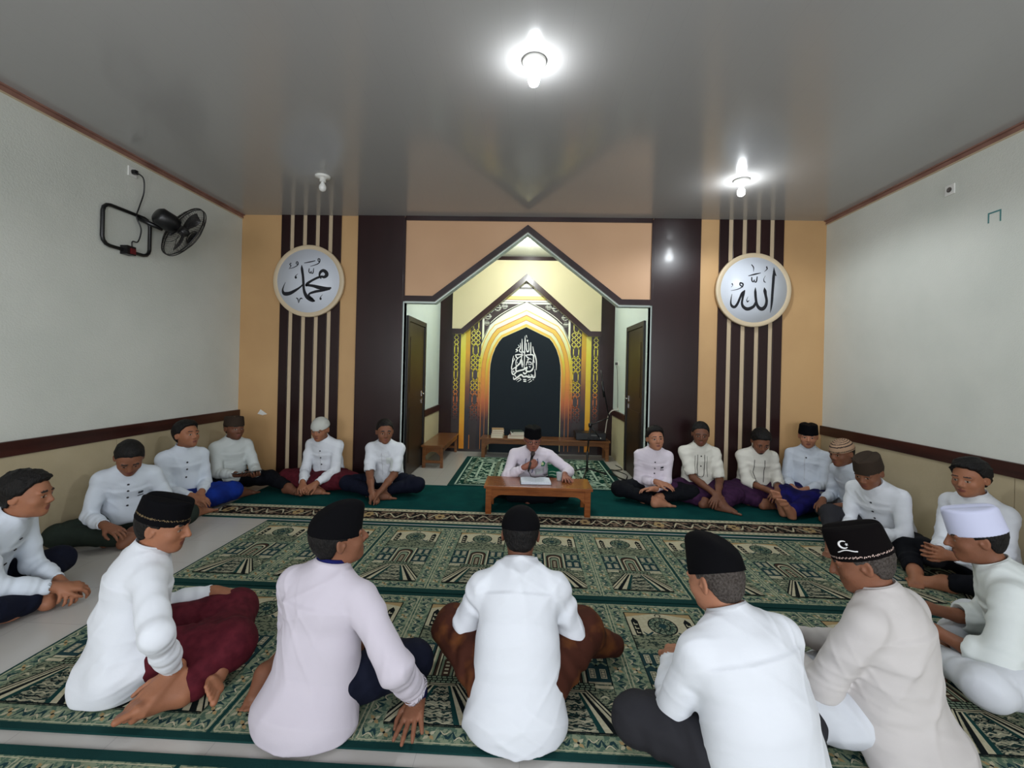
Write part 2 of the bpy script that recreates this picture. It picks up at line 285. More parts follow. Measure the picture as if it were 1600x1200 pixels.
def mat_pattern(p, u0, v0, flip=1):
    """one prayer mat, 0.595 wide and 1.13 long, mosque picture with the dome at the far end"""
    W, Lh = 0.585, 1.12; q = Pat(lambda u, v, w: p.M(u0 + u, v0 + v, w)); q.mb = p.mb
    q.rect(0, 0, W, Lh, C_bord, 1)
    bw = 0.085
    # flower border
    q.frame(0.008, 0.008, W - 0.008, Lh - 0.008, 0.004, C_cream, 2)
    def motif(u, v, i, hor):
        if i % 3 == 1: rosette(q, u, v, 0.030, 2)
        else:
            sgn = 1 if i % 2 else -1
            pts = [(-0.030, -0.020 * sgn, 0.004), (-0.016, 0.012 * sgn, 0.014), (0.002, 0.002 * sgn, 0.009), (0.016, -0.012 * sgn, 0.014), (0.030, 0.016 * sgn, 0.004)]
            q.stroke([(u + (a if hor else b_), v + (b_ if hor else a), c) for a, b_, c in pts], C_dk, 2, 3)
            pts = [(-0.020, 0.024 * sgn, 0.003), (0.0, 0.006 * sgn, 0.008), (0.022, 0.024 * sgn, 0.003)]
            q.stroke([(u + (a if hor else b_), v + (b_ if hor else a), c) for a, b_, c in pts], C_cream, 2.4, 3)
            q.ell(u + (0.016 if hor else 0.022 * sgn), v + (0.022 * sgn if hor else 0.016), 0.010, 0.010, C_flor, 2.2, 6)
    n = 9
    for i in range(n):
        u = 0.045 + (W - 0.09) * i / (n - 1); motif(u, bw / 2 + 0.003, i, True); motif(u, Lh - bw / 2 - 0.003, i, True)
    n = 17
    for i in range(1, n - 1):
        v = 0.045 + (Lh - 0.09) * i / (n - 1); motif(bw / 2 + 0.003, v, i, False); motif(W - bw / 2 - 0.003, v, i, False)
    x0, x1, y0, y1 = bw + 0.008, W - bw - 0.008, bw + 0.006, Lh - bw - 0.006; xc = W / 2
    q.rect(x0, y0, x1, y1, C_cream, 2); q.frame(x0, y0, x1, y1, 0.007, C_black, 3)
    # sky corners
    q.poly([(x0, y1), (x0, y1 - 0.05), (x0 + 0.05, y1 - 0.035), (xc - 0.05, y1 - 0.012), (xc, y1)][::-1], C_tan, 2.5); q.poly([(x1, y1), (x1, y1 - 0.05), (x1 - 0.05, y1 - 0.035), (xc + 0.05, y1 - 0.012), (xc, y1)], C_tan, 2.5)
    # rocky ground under the dome
    zt = y1 - 0.20; g = [(x0, 0.64)] + [(x0 + (x1 - x0) * i / 12, zt - (0.016 if i % 2 else 0.0) - 0.03 * abs(i - 6) / 6) for i in range(13)] + [(x1, 0.64)]
    q.poly(g[::-1], C_rock, 3)
    q.ell(xc, y1 - 0.135, 0.085, 0.092, C_black, 4, 24); q.ell(xc, y1 - 0.135, 0.077, 0.084, C_flor, 5, 24); q.ring([(xc + 0.045 * math.cos(a), y1 - 0.135 + 0.05 * math.sin(a)) for a in np.linspace(0, 5.76, 12)], 0.006, C_black, 6)
    q.ell(xc, y1 - 0.135, 0.022, 0.024, C_dk, 6, 12)
    for k in range(12):
        a = k * math.pi / 6; q.ring([(xc + 0.024 * math.cos(a), y1 - 0.135 + 0.026 * math.sin(a)), (xc + 0.074 * math.cos(a), y1 - 0.135 + 0.08 * math.sin(a))], 0.004, C_black, 6, False)
    q.ring([(xc + 0.016 * math.cos(a), y1 - 0.026 + 0.016 * math.sin(a)) for a in np.linspace(-0.9, 3.6, 8)], 0.006, C_black, 5, False)
    for s_ in (-1, 1):
        q.stroke([(xc + s_ * 0.075, y1 - 0.20, 0.012), (xc + s_ * 0.105, y1 - 0.225, 0.014), (xc + s_ * 0.125, y1 - 0.20, 0.006)], C_dk, 4, 3)
        mx = xc + s_ * 0.155; q.poly([(mx - 0.018, y1 - 0.235), (mx + 0.018, y1 - 0.235), (mx + 0.020, y1 - 0.09), (mx, y1 - 0.055), (mx - 0.020, y1 - 0.09)], C_black, 4)
        for k in range(3): q.rect(mx - 0.010, y1 - 0.215 + k * 0.042, mx + 0.012, y1 - 0.205 + k * 0.042, C_cream, 5); q.rect(mx - 0.010, y1 - 0.205 + k * 0.042, mx - 0.004, y1 - 0.19 + k * 0.042, C_cream, 5)
    # zigzag line of hills
    yz = 0.655
    q.rect(x0, 0.40, x1, yz, C_dk, 4)
    for k in range(9):
        xa = x0 + (x1 - x0) * (k + 0.5) / 9; q.ell(xa, yz, 0.026, 0.022, C_flor, 4.5, 10); q.stroke([(xa - 0.023, yz - 0.004, 0.006), (xa, yz + 0.018, 0.008), (xa + 0.023, yz - 0.004, 0.006)], C_grey, 5, 3)
    # windows each side
    for s_ in (-1, 1):
        for jx in (0.115, 0.168):
            for jy in (0.425, 0.555):
                wx_ = xc + s_ * jx; q.rect(wx_ - 0.015, jy, wx_ + 0.015, jy + 0.068, C_cream, 5); q.frame(wx_ - 0.009, jy + 0.008, wx_ + 0.009, jy + 0.060, 0.003, C_dk, 6)
                for r_ in range(2): q.ring([(wx_ - 0.009, jy + 0.025 + 0.018 * r_), (wx_ + 0.009, jy + 0.025 + 0.018 * r_)], 0.003, C_dk, 6.5, False)
        q.ring([(xc + s_ * a, 0.525 + b_) for a, b_ in ((0.095, 0.0), (0.118, 0.022), (0.142, -0.006), (0.165, 0.022), (0.192, 0.0))], 0.012, C_grey, 5, False)
    # gate: nested arches
    def arch(hw, h0, m, L): q.poly([(xc - hw, 0.385), (xc + hw, 0.385)] + [(xc + hw * math.cos(a), 0.385 + h0 + hw * 0.9 * math.sin(a)) for a in np.linspace(0, math.pi, 11)], m, L)
    q.rect(xc - 0.088, 0.385, xc + 0.088, 0.66, C_black, 6); q.rect(xc - 0.080, 0.385, xc + 0.080, 0.652, C_cream, 7); q.rect(xc - 0.070, 0.385, xc + 0.070, 0.645, C_grey, 7.5)
    arch(0.062, 0.185, C_black, 8); arch(0.056, 0.18, C_brown, 9); arch(0.045, 0.165, C_cream, 10); arch(0.037, 0.155, C_black, 11); arch(0.031, 0.145, C_grey, 12); arch(0.020, 0.115, C_brown, 13)
    for k in range(4): q.rect(xc - 0.010, 0.40 + k * 0.026, xc + 0.010, 0.413 + k * 0.026, C_cream, 14)
    # sill line, bricks, road
    q.rect(x0, y0, x1, 0.385, C_flor, 4); q.rect(x0, 0.352, x1, 0.372, C_cream, 15); q.rect(xc - 0.115, 0.335, xc + 0.115, 0.385, C_black, 16)
    for r_ in range(3):
        for c in range(9):
            a = xc - 0.110 + c * 0.025 + (0.006 if r_ % 2 else 0); q.rect(a, 0.339 + r_ * 0.0155, a + 0.019, 0.349 + r_ * 0.0155, C_grey, 17)
    for s_ in (-1, 1):
        o = 1 if s_ == 1 else -1
        def tri(pts, m, L): q.poly([(xc + s_ * a, b_) for a, b_ in pts][::o], m, L)
        tri([(0.06, 0.335), (0.204, 0.335), (0.204, y0)], C_rock, 15)
        tri([(0.058, 0.335), (0.082, 0.335), (0.204, y0 + 0.06), (0.204, y0 + 0.012)], C_black, 16)
        tri([(0.050, 0.335), (0.072, 0.335), (0.204, y0 + 0.04), (0.204, y0), (0.182, y0)], C_cream, 17)
        tri([(0.056, 0.335), (0.064, 0.335), (0.204, y0 + 0.018), (0.204, y0 + 0.004)], C_black, 18)
        tri([(0.034, 0.33), (0.050, 0.33), (0.178, y0), (0.135, y0)], C_black, 16.5); tri([(0.036, 0.32), (0.044, 0.32), (0.150, y0), (0.115, y0)], C_cream, 18)
        tri([(0.026, 0.318), (0.038, 0.318), (0.118, y0), (0.092, y0)], C_teal, 19)
        for (a, b_) in ((0.15, 0.29), (0.18, 0.25)): q.stroke([(xc + s_ * (a - 0.02), b_, 0.003), (xc + s_ * a, b_ + 0.012, 0.012), (xc + s_ * (a + 0.018), b_ - 0.004, 0.004)], C_cream, 16, 2)
    q.rect(xc - 0.07, 0.318, xc + 0.07, 0.334, C_cream, 18); q.rect(xc - 0.07, 0.323, xc + 0.07, 0.328, C_black, 19)
    q.poly([(xc - 0.028, 0.315), (xc - 0.095, y0), (xc + 0.095, y0), (xc + 0.028, 0.315)], C_water, 18)
    for k in range(9):
        v = y0 + 0.012 + k * 0.024; hw = 0.082 - (v - y0) * 0.27
        q.stroke([(xc + hw * (-1 + 0.4 * j) , v + (0.006 if j % 2 else -0.004), 0.005) for j in range(6)], C_black if k % 2 else C_cream, 20, 2)
    q.ring([(x0, y0), (x1, y0)], 0.007, C_black, 21, False)
def carpet(name, x0, x1, y0, y1, label, first, zb=0.008, tilt=0.0):
    """roll of prayer mats; dark lines part the mats, the wider ones every second mat"""
    b_ = MB(); b_.box((0, 0, 0), (x1 - x0, y1 - y0, zb), C_teal); p = Pat(lambda u, v, w: (u, v, w)); p.mb = b_; p.M = lambda u, v, w: (u, v, zb + w)
    n = int((x1 - x0) / 0.595 + 0.01); L = y1 - y0
    for k in range(n): mat_pattern(p, k * 0.595 + (0.012 if (k + first) % 2 else 0.004) , (L - 1.12) / 2)
    return tag(b_.build(name, loc=(x0, y0, 0), rot=(0, 0, tilt)), label, 'carpet', 'rolls of mosque-picture prayer mats')
carpet('prayer_carpet', -2.45, 3.52, 2.90, 4.12, 'long green prayer carpet with mosque pictures, the row nearer the low desk', 1)
carpet('prayer_carpet', -2.45, 3.52, 1.70, 2.885, 'long green prayer carpet with mosque pictures under the men seen from behind', 1)
carpet('prayer_carpet', -2.45, 3.52, 0.42, 1.63, 'green prayer carpet strip along the very bottom edge of the photo', 1)
# plain green runner with its flowered edge band
b = MB(); rx0, rx1, ry0, ry1 = -3.13, 3.60, 4.165, 5.55; b.box((0, 0, 0), (rx1 - rx0, ry1 - ry0, 0.007), C_green); p = Pat(None); p.mb = b; p.M = lambda u, v, w: (u, v, 0.007 + w); RW = rx1 - rx0
p.rect(0, 0, RW, 0.41, C_teal, 1); p.rect(0, 0.03, RW, 0.40, C_cream, 2)
for v in (0.05, 0.36):
    for i in range(int(RW / 0.045)): p.rect(i * 0.045, v, i * 0.045 + 0.022, v + 0.018, C_flor, 3)
p.rect(0, 0.09, RW, 0.33, C_black, 3); p.rect(0, 0.105, RW, 0.315, mat('pile_band_scroll', (24, 22, 22), col2=(120, 100, 84), scale=26, lo=0.52, hi=0.55, det=1.5, **pile), 4)
for i in range(int(RW / 0.24)):
    u = 0.12 + i * 0.24; sg = 1 if i % 2 else -1
    p.stroke([(u - 0.11, 0.21 - 0.06 * sg, 0.008), (u - 0.05, 0.21 + 0.055 * sg, 0.02), (u, 0.21, 0.012), (u + 0.05, 0.21 - 0.055 * sg, 0.02), (u + 0.11, 0.21 + 0.05 * sg, 0.008)], C_cream, 5, 4)
    if i % 3 == 0:
        for k in range(6): a = k * math.pi / 3; p.ell(u + 0.03 * math.cos(a), 0.21 + 0.045 * math.sin(a), 0.022, 0.03, C_tan, 6 + 0.1 * k, 8)
        p.ell(u, 0.21, 0.02, 0.025, C_brown, 7, 8)
tag(b.build('carpet_runner', loc=(rx0, ry0, 0)), 'plain dark green runner with a flowered cream edge band, under the low desk', 'carpet')
# the imam's rug
b = MB(); ux0, uy0, UW, UL = -1.0, 5.57, 2.28, 1.86; b.box((0, 0, 0), (UW, UL, 0.008), C_teal); p = Pat(None); p.mb = b; p.M = lambda u, v, w: (u, v, 0.008 + w)
C_rc = mat('pile_rug_scroll', (14, 58, 48), col2=(168, 190, 170), scale=15, lo=0.53, hi=0.56, det=2.5, **pile); C_rl = mat('pile_rug_light', (176, 196, 178), **pile)
C_rg = mat('pile_rug_green', (6, 72, 58), **pile)
p.frame(0.09, 0.05, UW - 0.09, UL - 0.05, 0.022, C_rl, 1); p.rect(0.12, 0.08, UW - 0.12, UL - 0.08, C_rc, 1.5); p.frame(0.20, 0.14, UW - 0.20, UL - 0.14, 0.03, C_flor, 2)
p.frame(0.62, 0.42, UW - 0.62, UL - 0.42, 0.035, C_rl, 2); p.frame(0.56, 0.36, UW - 0.56, UL - 0.36, 0.05, C_flor, 2.5); p.rect(0.66, 0.46, UW - 0.66, UL - 0.46, C_rg, 3)
for i in range(14):
    u, v = 0.75 + 0.8 * rng.random(), 0.52 + 0.8 * rng.random(); p.stroke([(u - 0.06, v, 0.006), (u, v + 0.04, 0.03), (u + 0.05, v - 0.01, 0.02), (u + 0.09, v + 0.03, 0.006)], C_rl, 4 + 0.1 * i, 4)
for u in (0.42, UW - 0.42, UW / 2):
    for v in (0.27, UL - 0.27): p.ell(u, v, 0.17, 0.085, C_rl, 5, 20); p.ell(u, v, 0.13, 0.055, C_rg, 6, 20); p.ell(u, v, 0.07, 0.03, C_rl, 7, 12)
for u in (0.40, UW - 0.40): p.frame(u - 0.09, 0.44, u + 0.09, UL - 0.44, 0.03, C_rl, 5)
tag(b.build('alcove_rug', loc=(ux0, uy0, 0)), 'green and cream patterned rug in the alcove behind the seated reader', 'rug')
# ---------------------------------------------------------------- calligraphy discs
INK = mat('black_ink_vinyl', (14, 16, 26), 0.4)
def disc(name, cx, cz, R, strokes, ox, oy, r0, label, polys=()):
    b_ = MB(); Mx = Matrix.Rotation(math.pi / 2, 4, 'X')
    ring_ = mat('cream_disc_rim', (206, 188, 158), 0.5); face = mat('white_disc_face', (214, 220, 230), 0.35)
    b_.lathe([(0.01, 0), (R, 0), (R, 0.045), (R - 0.006, 0.05), (R * 0.89, 0.05), (R * 0.88, 0.046)], ring_, 64, Mx); o = b_.build(name, loc=(cx, YF - 0.02, cz))
    tag(o, label, 'calligraphy sign', 'round calligraphy discs')
    b_ = MB(); b_.lathe([(0.01, 0.03), (R * 0.88, 0.03), (R * 0.88, 0.047), (0.005, 0.047)], face, 64, Mx); b_.build('disc_face', o)
    k = R / r0; p = Pat(lambda u, v, w: ((u - ox) * k, -0.0478 - w, (oy - v) * k))
    for s_ in strokes: p.stroke([(a, c, d) for a, c, d in s_], INK, 1, 6)
    for q in polys: p.poly(q, INK, 2)
    p.mb.build('lettering', o)
disc('calligraphy_disc', -2.836, 2.562, 0.46, [
 [(765,560,18),(742,520,26),(755,465,40),(800,440,48),(845,470,55),(852,510,55),(815,538,42),(770,532,34),(700,556,34),(620,598,34),(560,640,42),(545,668,40)],
 [(540,664,34),(640,674,42),(740,698,58),(840,712,52),(918,702,26)], [(905,722,20),(800,742,34),(700,758,40),(620,782,34),(585,805,28),(592,838,36),(640,880,40),(668,905,24)],
 [(462,365,10),(468,420,38),(485,520,38),(495,620,38),(503,720,38),(528,800,50),(570,856,58),(635,895,50),(668,902,30)],
 [(492,655,22),(440,702,26),(370,750,40),(290,793,54),(220,803,58),(188,785,44),(176,745,25),(190,690,14),(218,625,4)],
 [(738,312,16),(715,290,14),(718,264,16),(742,270,16),(738,312,16),(700,345,14),(600,378,7)], [(502,329,9),(590,312,16),(668,294,12)],
 [(580,415,14),(578,460,16),(600,482,14),(612,450,10),(616,478,14),(640,480,16),(650,412,12)],
 [(400,350,14),(375,338,12),(388,312,14),(406,325,14),(400,362,14),(340,400,11),(264,422,6)], [(296,335,14),(276,352,12),(295,374,14),(278,408,8)],
 [(405,495,5),(375,525,12),(374,545,34),(376,556,32)], [(795,805,5),(765,845,12),(766,864,34),(768,872,32)],
 [(395,865,16),(415,880,16),(428,940,5)], [(430,938,6),(445,885,15),(468,866,18),(486,876,8)]], 570, 600, 548,
 'round white disc with black Arabic lettering on the left striped panel')
disc('calligraphy_disc', 2.74, 2.54, 0.455, [
 [(868,300,14),(866,380,38),(860,500,38),(854,620,36),(849,740,34),(841,840,22),(829,912,4)],
 [(738,556,8),(747,600,44),(758,660,38),(774,740,38),(762,815,44),(720,860,54),(672,848,48),(636,790,38),(620,700,36),(613,620,34),(612,558,8)],
 [(622,770,30),(590,830,40),(512,866,50),(455,842,44),(428,790,34),(434,720,30),(448,650,34),(462,600,16)],
 [(462,600,14),(425,640,28),(398,710,32),(366,790,34),(330,838,38),(292,832,38),(271,790,24),(273,720,14),(284,655,5)],
 [(432,548,16),(395,522,18),(398,492,20),(436,508,22),(424,550,16),(360,585,10),(268,606,5)], [(284,508,20),(292,528,8),(270,556,4)],
 [(558,412,16),(560,455,18),(580,475,14),(594,445,10),(600,474,14),(624,470,18),(634,402,14)], [(513,389,10),(600,365,20),(680,346,9)],
 [(553,230,14),(580,268,14),(581,328,4)], [(764,258,20),(770,288,14),(733,326,4)], [(748,384,4),(728,430,8),(734,468,14),(756,480,7)], [(511,688,4),(494,735,10),(506,762,18),(527,742,7)]],
 590, 590, 532, 'round white disc with black Arabic lettering on the right striped panel', [[(865,256),(906,388),(868,372),(852,330)]])
# ---------------------------------------------------------------- the mihrab wall print
def grad(name, stops, z0, z1):
    """printed vertical gradient, the gold one with painted lamp light at its top, colour by height on the panel"""
    m = bpy.data.materials.new(name); m.use_nodes = True; nt = m.node_tree; b_ = nt.nodes['Principled BSDF']; b_.inputs['Roughness'].default_value = 0.45
    tc = nt.nodes.new('ShaderNodeTexCoord'); sp = nt.nodes.new('ShaderNodeSeparateXYZ'); mr = nt.nodes.new('ShaderNodeMapRange'); r = nt.nodes.new('ShaderNodeValToRGB')
    mr.inputs[1].default_value = z0; mr.inputs[2].default_value = z1
    nt.links.new(tc.outputs['Object'], sp.inputs[0]); nt.links.new(sp.outputs[2], mr.inputs[0]); nt.links.new(mr.outputs[0], r.inputs[0]); nt.links.new(r.outputs[0], b_.inputs['Base Color'])
    e = r.color_ramp.elements
    for i, (t, c) in enumerate(stops):
        q = e[i] if i < 2 else e.new(t); q.position = t; q.color = (*lin(c), 1)
    return m
G_main = grad('print_gradient_gold_lamplit_top', [(0.0, (20, 16, 24)), (1.0, (236, 240, 226)), (0.10, (44, 20, 26)), (0.24, (170, 84, 30)), (0.42, (206, 150, 22)), (0.58, (214, 200, 40)), (0.72, (226, 232, 170)), (0.85, (236, 240, 222))], 0.35, 2.6)  # the print's own gradient; its white top is partly lamp light painted in
G_mid = grad('print_gradient_amber', [(0.0, (18, 16, 26)), (1.0, (240, 216, 120)), (0.12, (70, 30, 28)), (0.26, (190, 96, 36)), (0.48, (222, 150, 30)), (0.72, (228, 186, 60))], 0.35, 2.6)
G_strip = grad('print_gradient_yellow', [(0.0, (214, 136, 24)), (1.0, (226, 220, 120)), (0.4, (214, 176, 20)), (0.7, (214, 204, 50))], 0.2, 2.4)
G_dark = grad('print_gradient_brown', [(0.0, (18, 24, 34)), (1.0, (196, 180, 40)), (0.25, (26, 22, 30)), (0.45, (110, 58, 28)), (0.75, (206, 150, 24))], 0.2, 2.3)
K_blk = mat('print_charcoal', (20, 30, 38), 0.65, 0.2); K_brn = mat('print_dark_brown', (40, 28, 26), 0.4); K_line = mat('print_orange_line', (190, 112, 30), 0.4); K_pale = mat('print_pale_line', (222, 214, 150), 0.4)
yp = YA - 0.004; b = MB(); b.box((-1.37, yp - 0.01, 0.0), (1.25, YA, 3.2), K_brn); art = b.build('wall_mural'); tag(art, 'gold and charcoal arch mural covering the alcove end wall', 'mural')
p = Pat(lambda u, v, w: (u, yp - 0.0105 - w * 3, v)); XC = -0.06
for s_ in (-1, 1):
    def R(a, c, z0, z1, m, L): p.rect(min(XC + s_ * a, XC + s_ * c), z0, max(XC + s_ * a, XC + s_ * c), z1, m, L)
    R(1.165, 1.075, 0.05, 2.35, G_strip, 1); R(1.075, 0.985, 0.05, 2.35, G_dark, 1); R(0.99, 0.978, 0.05, 1.2, K_line, 2); R(0.80, 0.0, 0.05, 3.2, G_main, 1)
p.mb.build('gold_gradient_panel', art)
def archpts(hw, zs, za, n=10):
    """pointed arch outline: straight jambs, shoulders, then straight runs to the point"""
    T = [(1.0, 0.0), (0.985, 0.16), (0.94, 0.34), (0.86, 0.52), (0.76, 0.66), (0.66, 0.755), (0.34, 0.875), (0.0, 1.0)]
    return [(hw * x, zs - 0.17 + (za - zs + 0.17) * t) for x, t in T]
def archpoly(hw, zs, za, z0, m, L):
    r = archpts(hw, zs, za); P_ = [(XC + hw, z0)] + [(XC + x, z) for x, z in r] + [(XC - x, z) for x, z in r[::-1][1:]] + [(XC - hw, z0)]
    p.poly(P_, m, L)
p = Pat(lambda u, v, w: (u, yp - 0.013 - w * 3, v))
archpoly(0.86, 1.60, 2.56, 0.05, G_mid, 0.2); archpoly(0.845, 1.60, 2.54, 0.05, G_main, 1)
archpoly(0.79, 1.60, 2.47, 0.05, K_line, 2); archpoly(0.78, 1.60, 2.455, 0.05, G_mid, 3); archpoly(0.72, 1.62, 2.38, 0.05, K_line, 4); archpoly(0.712, 1.62, 2.37, 0.05, G_main, 5); archpoly(0.67, 1.62, 2.31, 0.05, G_mid, 6)
archpoly(0.64, 1.62, 2.26, 0.05, K_pale, 7); archpoly(0.632, 1.62, 2.25, 0.0, K_blk, 8)
# horizontal gold band and top panel
p.rect(XC - 0.42, 2.735, XC + 0.42, 2.80, K_line, 9); p.rect(XC - 0.42, 2.742, XC + 0.42, 2.793, G_strip, 10)
for z in (2.93, 3.02): p.rect(XC - 0.13, z, XC + 0.13, z + 0.03, K_brn, 9)
for s_ in (-1, 1):   # spandrels
    o = s_
    def tri(pts, m, L): p.poly([(XC + s_ * a, c) for a, c in pts][::o], m, L)
    curve = [(0.80 - 0.8 * (t ** 0.8), 1.92 + 0.78 * t ** 0.38) for t in np.linspace(0, 1, 9)]
    tri([(0.80, 1.92), (0.80, 2.70), (0.0, 2.70)] + curve[::-1][1:-1], K_brn, 9)
    c2 = [(0.785 - 0.74 * (t ** 0.8), 1.985 + 0.705 * t ** 0.38) for t in np.linspace(0, 1, 9)]; tri([(0.785, 1.985), (0.785, 2.69), (0.045, 2.69)] + c2[::-1][1:-1], G_main, 10)
    c3 = [(0.75 - 0.62 * (t ** 0.8), 2.08 + 0.58 * t ** 0.40) for t in np.linspace(0, 1, 9)]; tri([(0.75, 2.08), (0.75, 2.66), (0.13, 2.66)] + c3[::-1][1:-1], K_brn, 11)
    for (a, c, r) in ((0.66, 2.57, 0.07), (0.52, 2.59, 0.055), (0.39, 2.615, 0.04), (0.69, 2.43, 0.05), (0.705, 2.31, 0.035)):
        p.ring([(XC + s_ * (a + r * math.cos(k * math.pi / 4 + 0.39)), c + r * math.sin(k * math.pi / 4 + 0.39)) for k in range(8)], 0.022, G_main, 12 + 0.1 * (a * 10 % 3))
        p.ring([(XC + s_ * (a - r * 1.2), c), (XC + s_ * (a + r * 1.2), c)], 0.014, G_main, 12.5, False)
p.mb.build('arch_panel', art)
# lattice columns
for s_ in (-1, 1):
    for (ca, hw) in ((1.245, 0.055), (0.895, 0.085)):
        p = Pat(lambda u, v, w: (u, yp - 0.013 - w * 3, v)); cx = XC + s_ * ca; p.rect(cx - hw - 0.012, 0.3, cx + hw + 0.012, 2.5, K_brn, 0.5); z = 0.62; k = 0
        while z < 2.35:
            if k % 4 == 3:
                p.ring([(cx - hw * 0.55, z), (cx - hw * 0.55, z + 0.12), (cx - hw * 0.2, z + 0.16), (cx + hw * 0.2, z + 0.16), (cx + hw * 0.55, z + 0.12), (cx + hw * 0.55, z), (cx + hw * 0.2, z - 0.04), (cx - hw * 0.2, z - 0.04)], 0.018, G_strip if z > 1.1 else G_mid, 2)
                z += 0.19
            else:
                for dx in ((-0.5, 0.5) if hw > 0.06 else (0,)):
                    q = cx + dx * hw; h_ = hw * (0.5 if hw > 0.06 else 0.8); p.ring([(q - h_, z), (q, z + 0.048), (q + h_, z), (q, z - 0.048)], 0.015, G_strip if z > 1.1 else G_mid, 2 + 0.1 * k)
                z += 0.085
            k += 1
        p.mb.build('lattice_column', art)
# teardrop lettering in the middle of the arch
CW = mat('white_lettering', (236, 238, 236), 0.4); k_ = 0.0115 * 70 / 933 * 0.99
p = Pat(lambda u, v, w: ((u - 466) * k_ - 0.075, yp - 0.024 - w * 3, 2.22 - (v) * k_ ))
for s_ in [
 [(462,150,6),(466,250,22),(462,400,22),(462,600,18),(458,790,14),(470,820,20)], [(490,140,18),(505,190,6)], [(402,215,10),(405,330,22),(410,470,24),(405,560,20),(400,680,22),(420,800,18)],
 [(585,285,14),(588,400,22),(590,520,20)], [(630,370,14),(650,480,22),(690,580,24),(712,690,22),(712,850,12)], [(368,300,8),(372,400,20),(352,460,20),(385,490,22),(420,470,20)],
 [(430,470,18),(450,500,24),(470,480,20)], [(495,300,12),(498,420,22),(520,480,24),(548,450,22),(545,360,16),(540,295,16)], [(515,240,30),(518,262,22)],
 [(325,340,10),(345,380,14),(300,410,8)], [(290,440,34),(310,450,26),(300,478,14),(270,488,8)], [(275,550,24),(350,540,26),(425,545,26),(380,580,22),(320,620,18),(285,690,18),(290,760,16),(300,830,20)],
 [(275,560,22),(295,600,26),(330,620,16)], [(485,550,22),(560,540,26),(640,545,28),(650,620,24),(640,720,22),(655,800,20)], [(490,560,20),(530,600,26),(560,620,16),(520,680,18),(500,760,16)],
 [(232,570,8),(220,640,20),(215,710,22),(200,780,18),(205,850,22),(290,800,24),(350,740,34),(370,720,30),(385,640,16),(410,660,22),(430,760,16)],
 [(250,625,14),(262,660,12)], [(225,690,18),(240,660,10)], [(285,830,28),(300,890,30),(380,870,32),(450,850,34),(520,800,30),(500,870,30),(560,890,30),(620,860,34),(650,800,26)],
 [(205,860,16),(210,930,26),(245,960,30),(300,900,24)], [(240,880,16),(235,910,18),(262,900,10)], [(240,1010,14),(255,1060,28),(330,1010,34),(400,960,36),(450,1000,34),(520,990,36),(560,1010,32),(620,1000,30),(680,1010,28),(690,930,20),(680,840,12)],
 [(270,980,24),(290,1000,18)], [(450,920,34),(480,940,30),(520,900,24)], [(560,960,20),(575,1000,20)], [(610,950,18),(622,990,20)], [(640,960,18),(650,1000,20)],
 [(300,1080,8),(370,1030,20),(400,1060,8)], [(330,1110,8),(400,1060,18)], [(540,1080,8),(600,1045,18)], [(560,1120,8),(620,1080,18)], [(652,1050,30),(656,1056,28)],
 [(455,1060,26),(500,1062,26)], [(460,1095,24),(500,1098,24)], [(530,700,16),(560,690,22),(600,700,18),(610,740,12)], [(560,780,14),(585,790,18),(575,810,10)], [(660,650,10),(672,700,14)], [(310,700,14),(320,720,10)],
 [(520,640,12),(580,620,14),(610,640,8)], [(540,730,12),(600,745,14)]]:
    p.stroke(s_, CW, 1, 4)
p.mb.build('lettering', art)
# ---------------------------------------------------------------- furniture and fittings
W_bench = mat('varnished_brown_wood', (124, 78, 38), 0.28, 0.5, (104, 62, 28), 5, 5, 0.08, 30, (1, 6, 6), coat=0.3)
W_desk = mat('reddish_brown_desk_wood', (142, 82, 40), 0.25, 0.5, (118, 64, 30), 5, 5, 0.08, 30, (1, 6, 6), coat=0.35)
def bench(name, x0, x1, y0, y1, h, m, label, cat_, lw=0.06, along='x', stretch=False):
    e = empty(name, ((x0 + x1) / 2, (y0 + y1) / 2, 0), 0, label, cat_); wx_, wy_ = (x1 - x0) / 2, (y1 - y0) / 2
    b_ = MB(); b_.box((-wx_, -wy_, h - 0.028), (wx_, wy_, h), m); b_.build('tabletop', e, bevel=0.004)
    ap = 0.065
    for s_ in (-1, 1):
        b_ = MB(); yy = s_ * (wy_ - 0.032); n = 10; X0 = wx_ - 0.02
        low = [(-X0 + lw, h - 0.028 - ap - 0.07)] + [(-X0 + lw + 0.10 * t, h - 0.028 - ap - 0.07 * (1 - t) ** 2) for t in (0.35, 0.7, 1)] 
        low += [(-a, c) for a, c in low[::-1]]
        b_.prism([(-X0, h - 0.028)] + [(-X0, low[0][1])] + low + [(X0, low[0][1]), (X0, h - 0.028)], yy - 0.012, yy + 0.012, m); b_.build('apron', e)
        b_ = MB(); b_.box((s_ * X0 - (0.024 if s_ > 0 else 0), -wy_ + 0.03, h - 0.028 - ap), (s_ * X0 + (0.024 if s_ < 0 else 0), wy_ - 0.03, h - 0.028), m); b_.build('end_rail', e)
        for t_ in (-1, 1):
            b_ = MB(); b_.box((s_ * X0 - (lw if s_ > 0 else 0), t_ * (wy_ - 0.01) - (lw if t_ > 0 else 0), 0), (s_ * X0 + (lw if s_ < 0 else 0), t_ * (wy_ - 0.01) + (lw if t_ < 0 else 0), h - 0.028), m); b_.build('leg', e, bevel=0.003)
        if stretch:
            b_ = MB(); b_.box((-wx_ + 0.03, s_ * (wy_ - 0.03) - 0.012, 0.07), (wx_ - 0.03, s_ * (wy_ - 0.03) + 0.012, 0.11), m); b_.build('stretcher', e)
    return e
DZ = 0.30
bench('low_desk', -0.43, 0.68, 4.50, 4.92, DZ, W_desk, 'low reddish-brown wooden desk standing in front of the man with the microphone', 'desk')
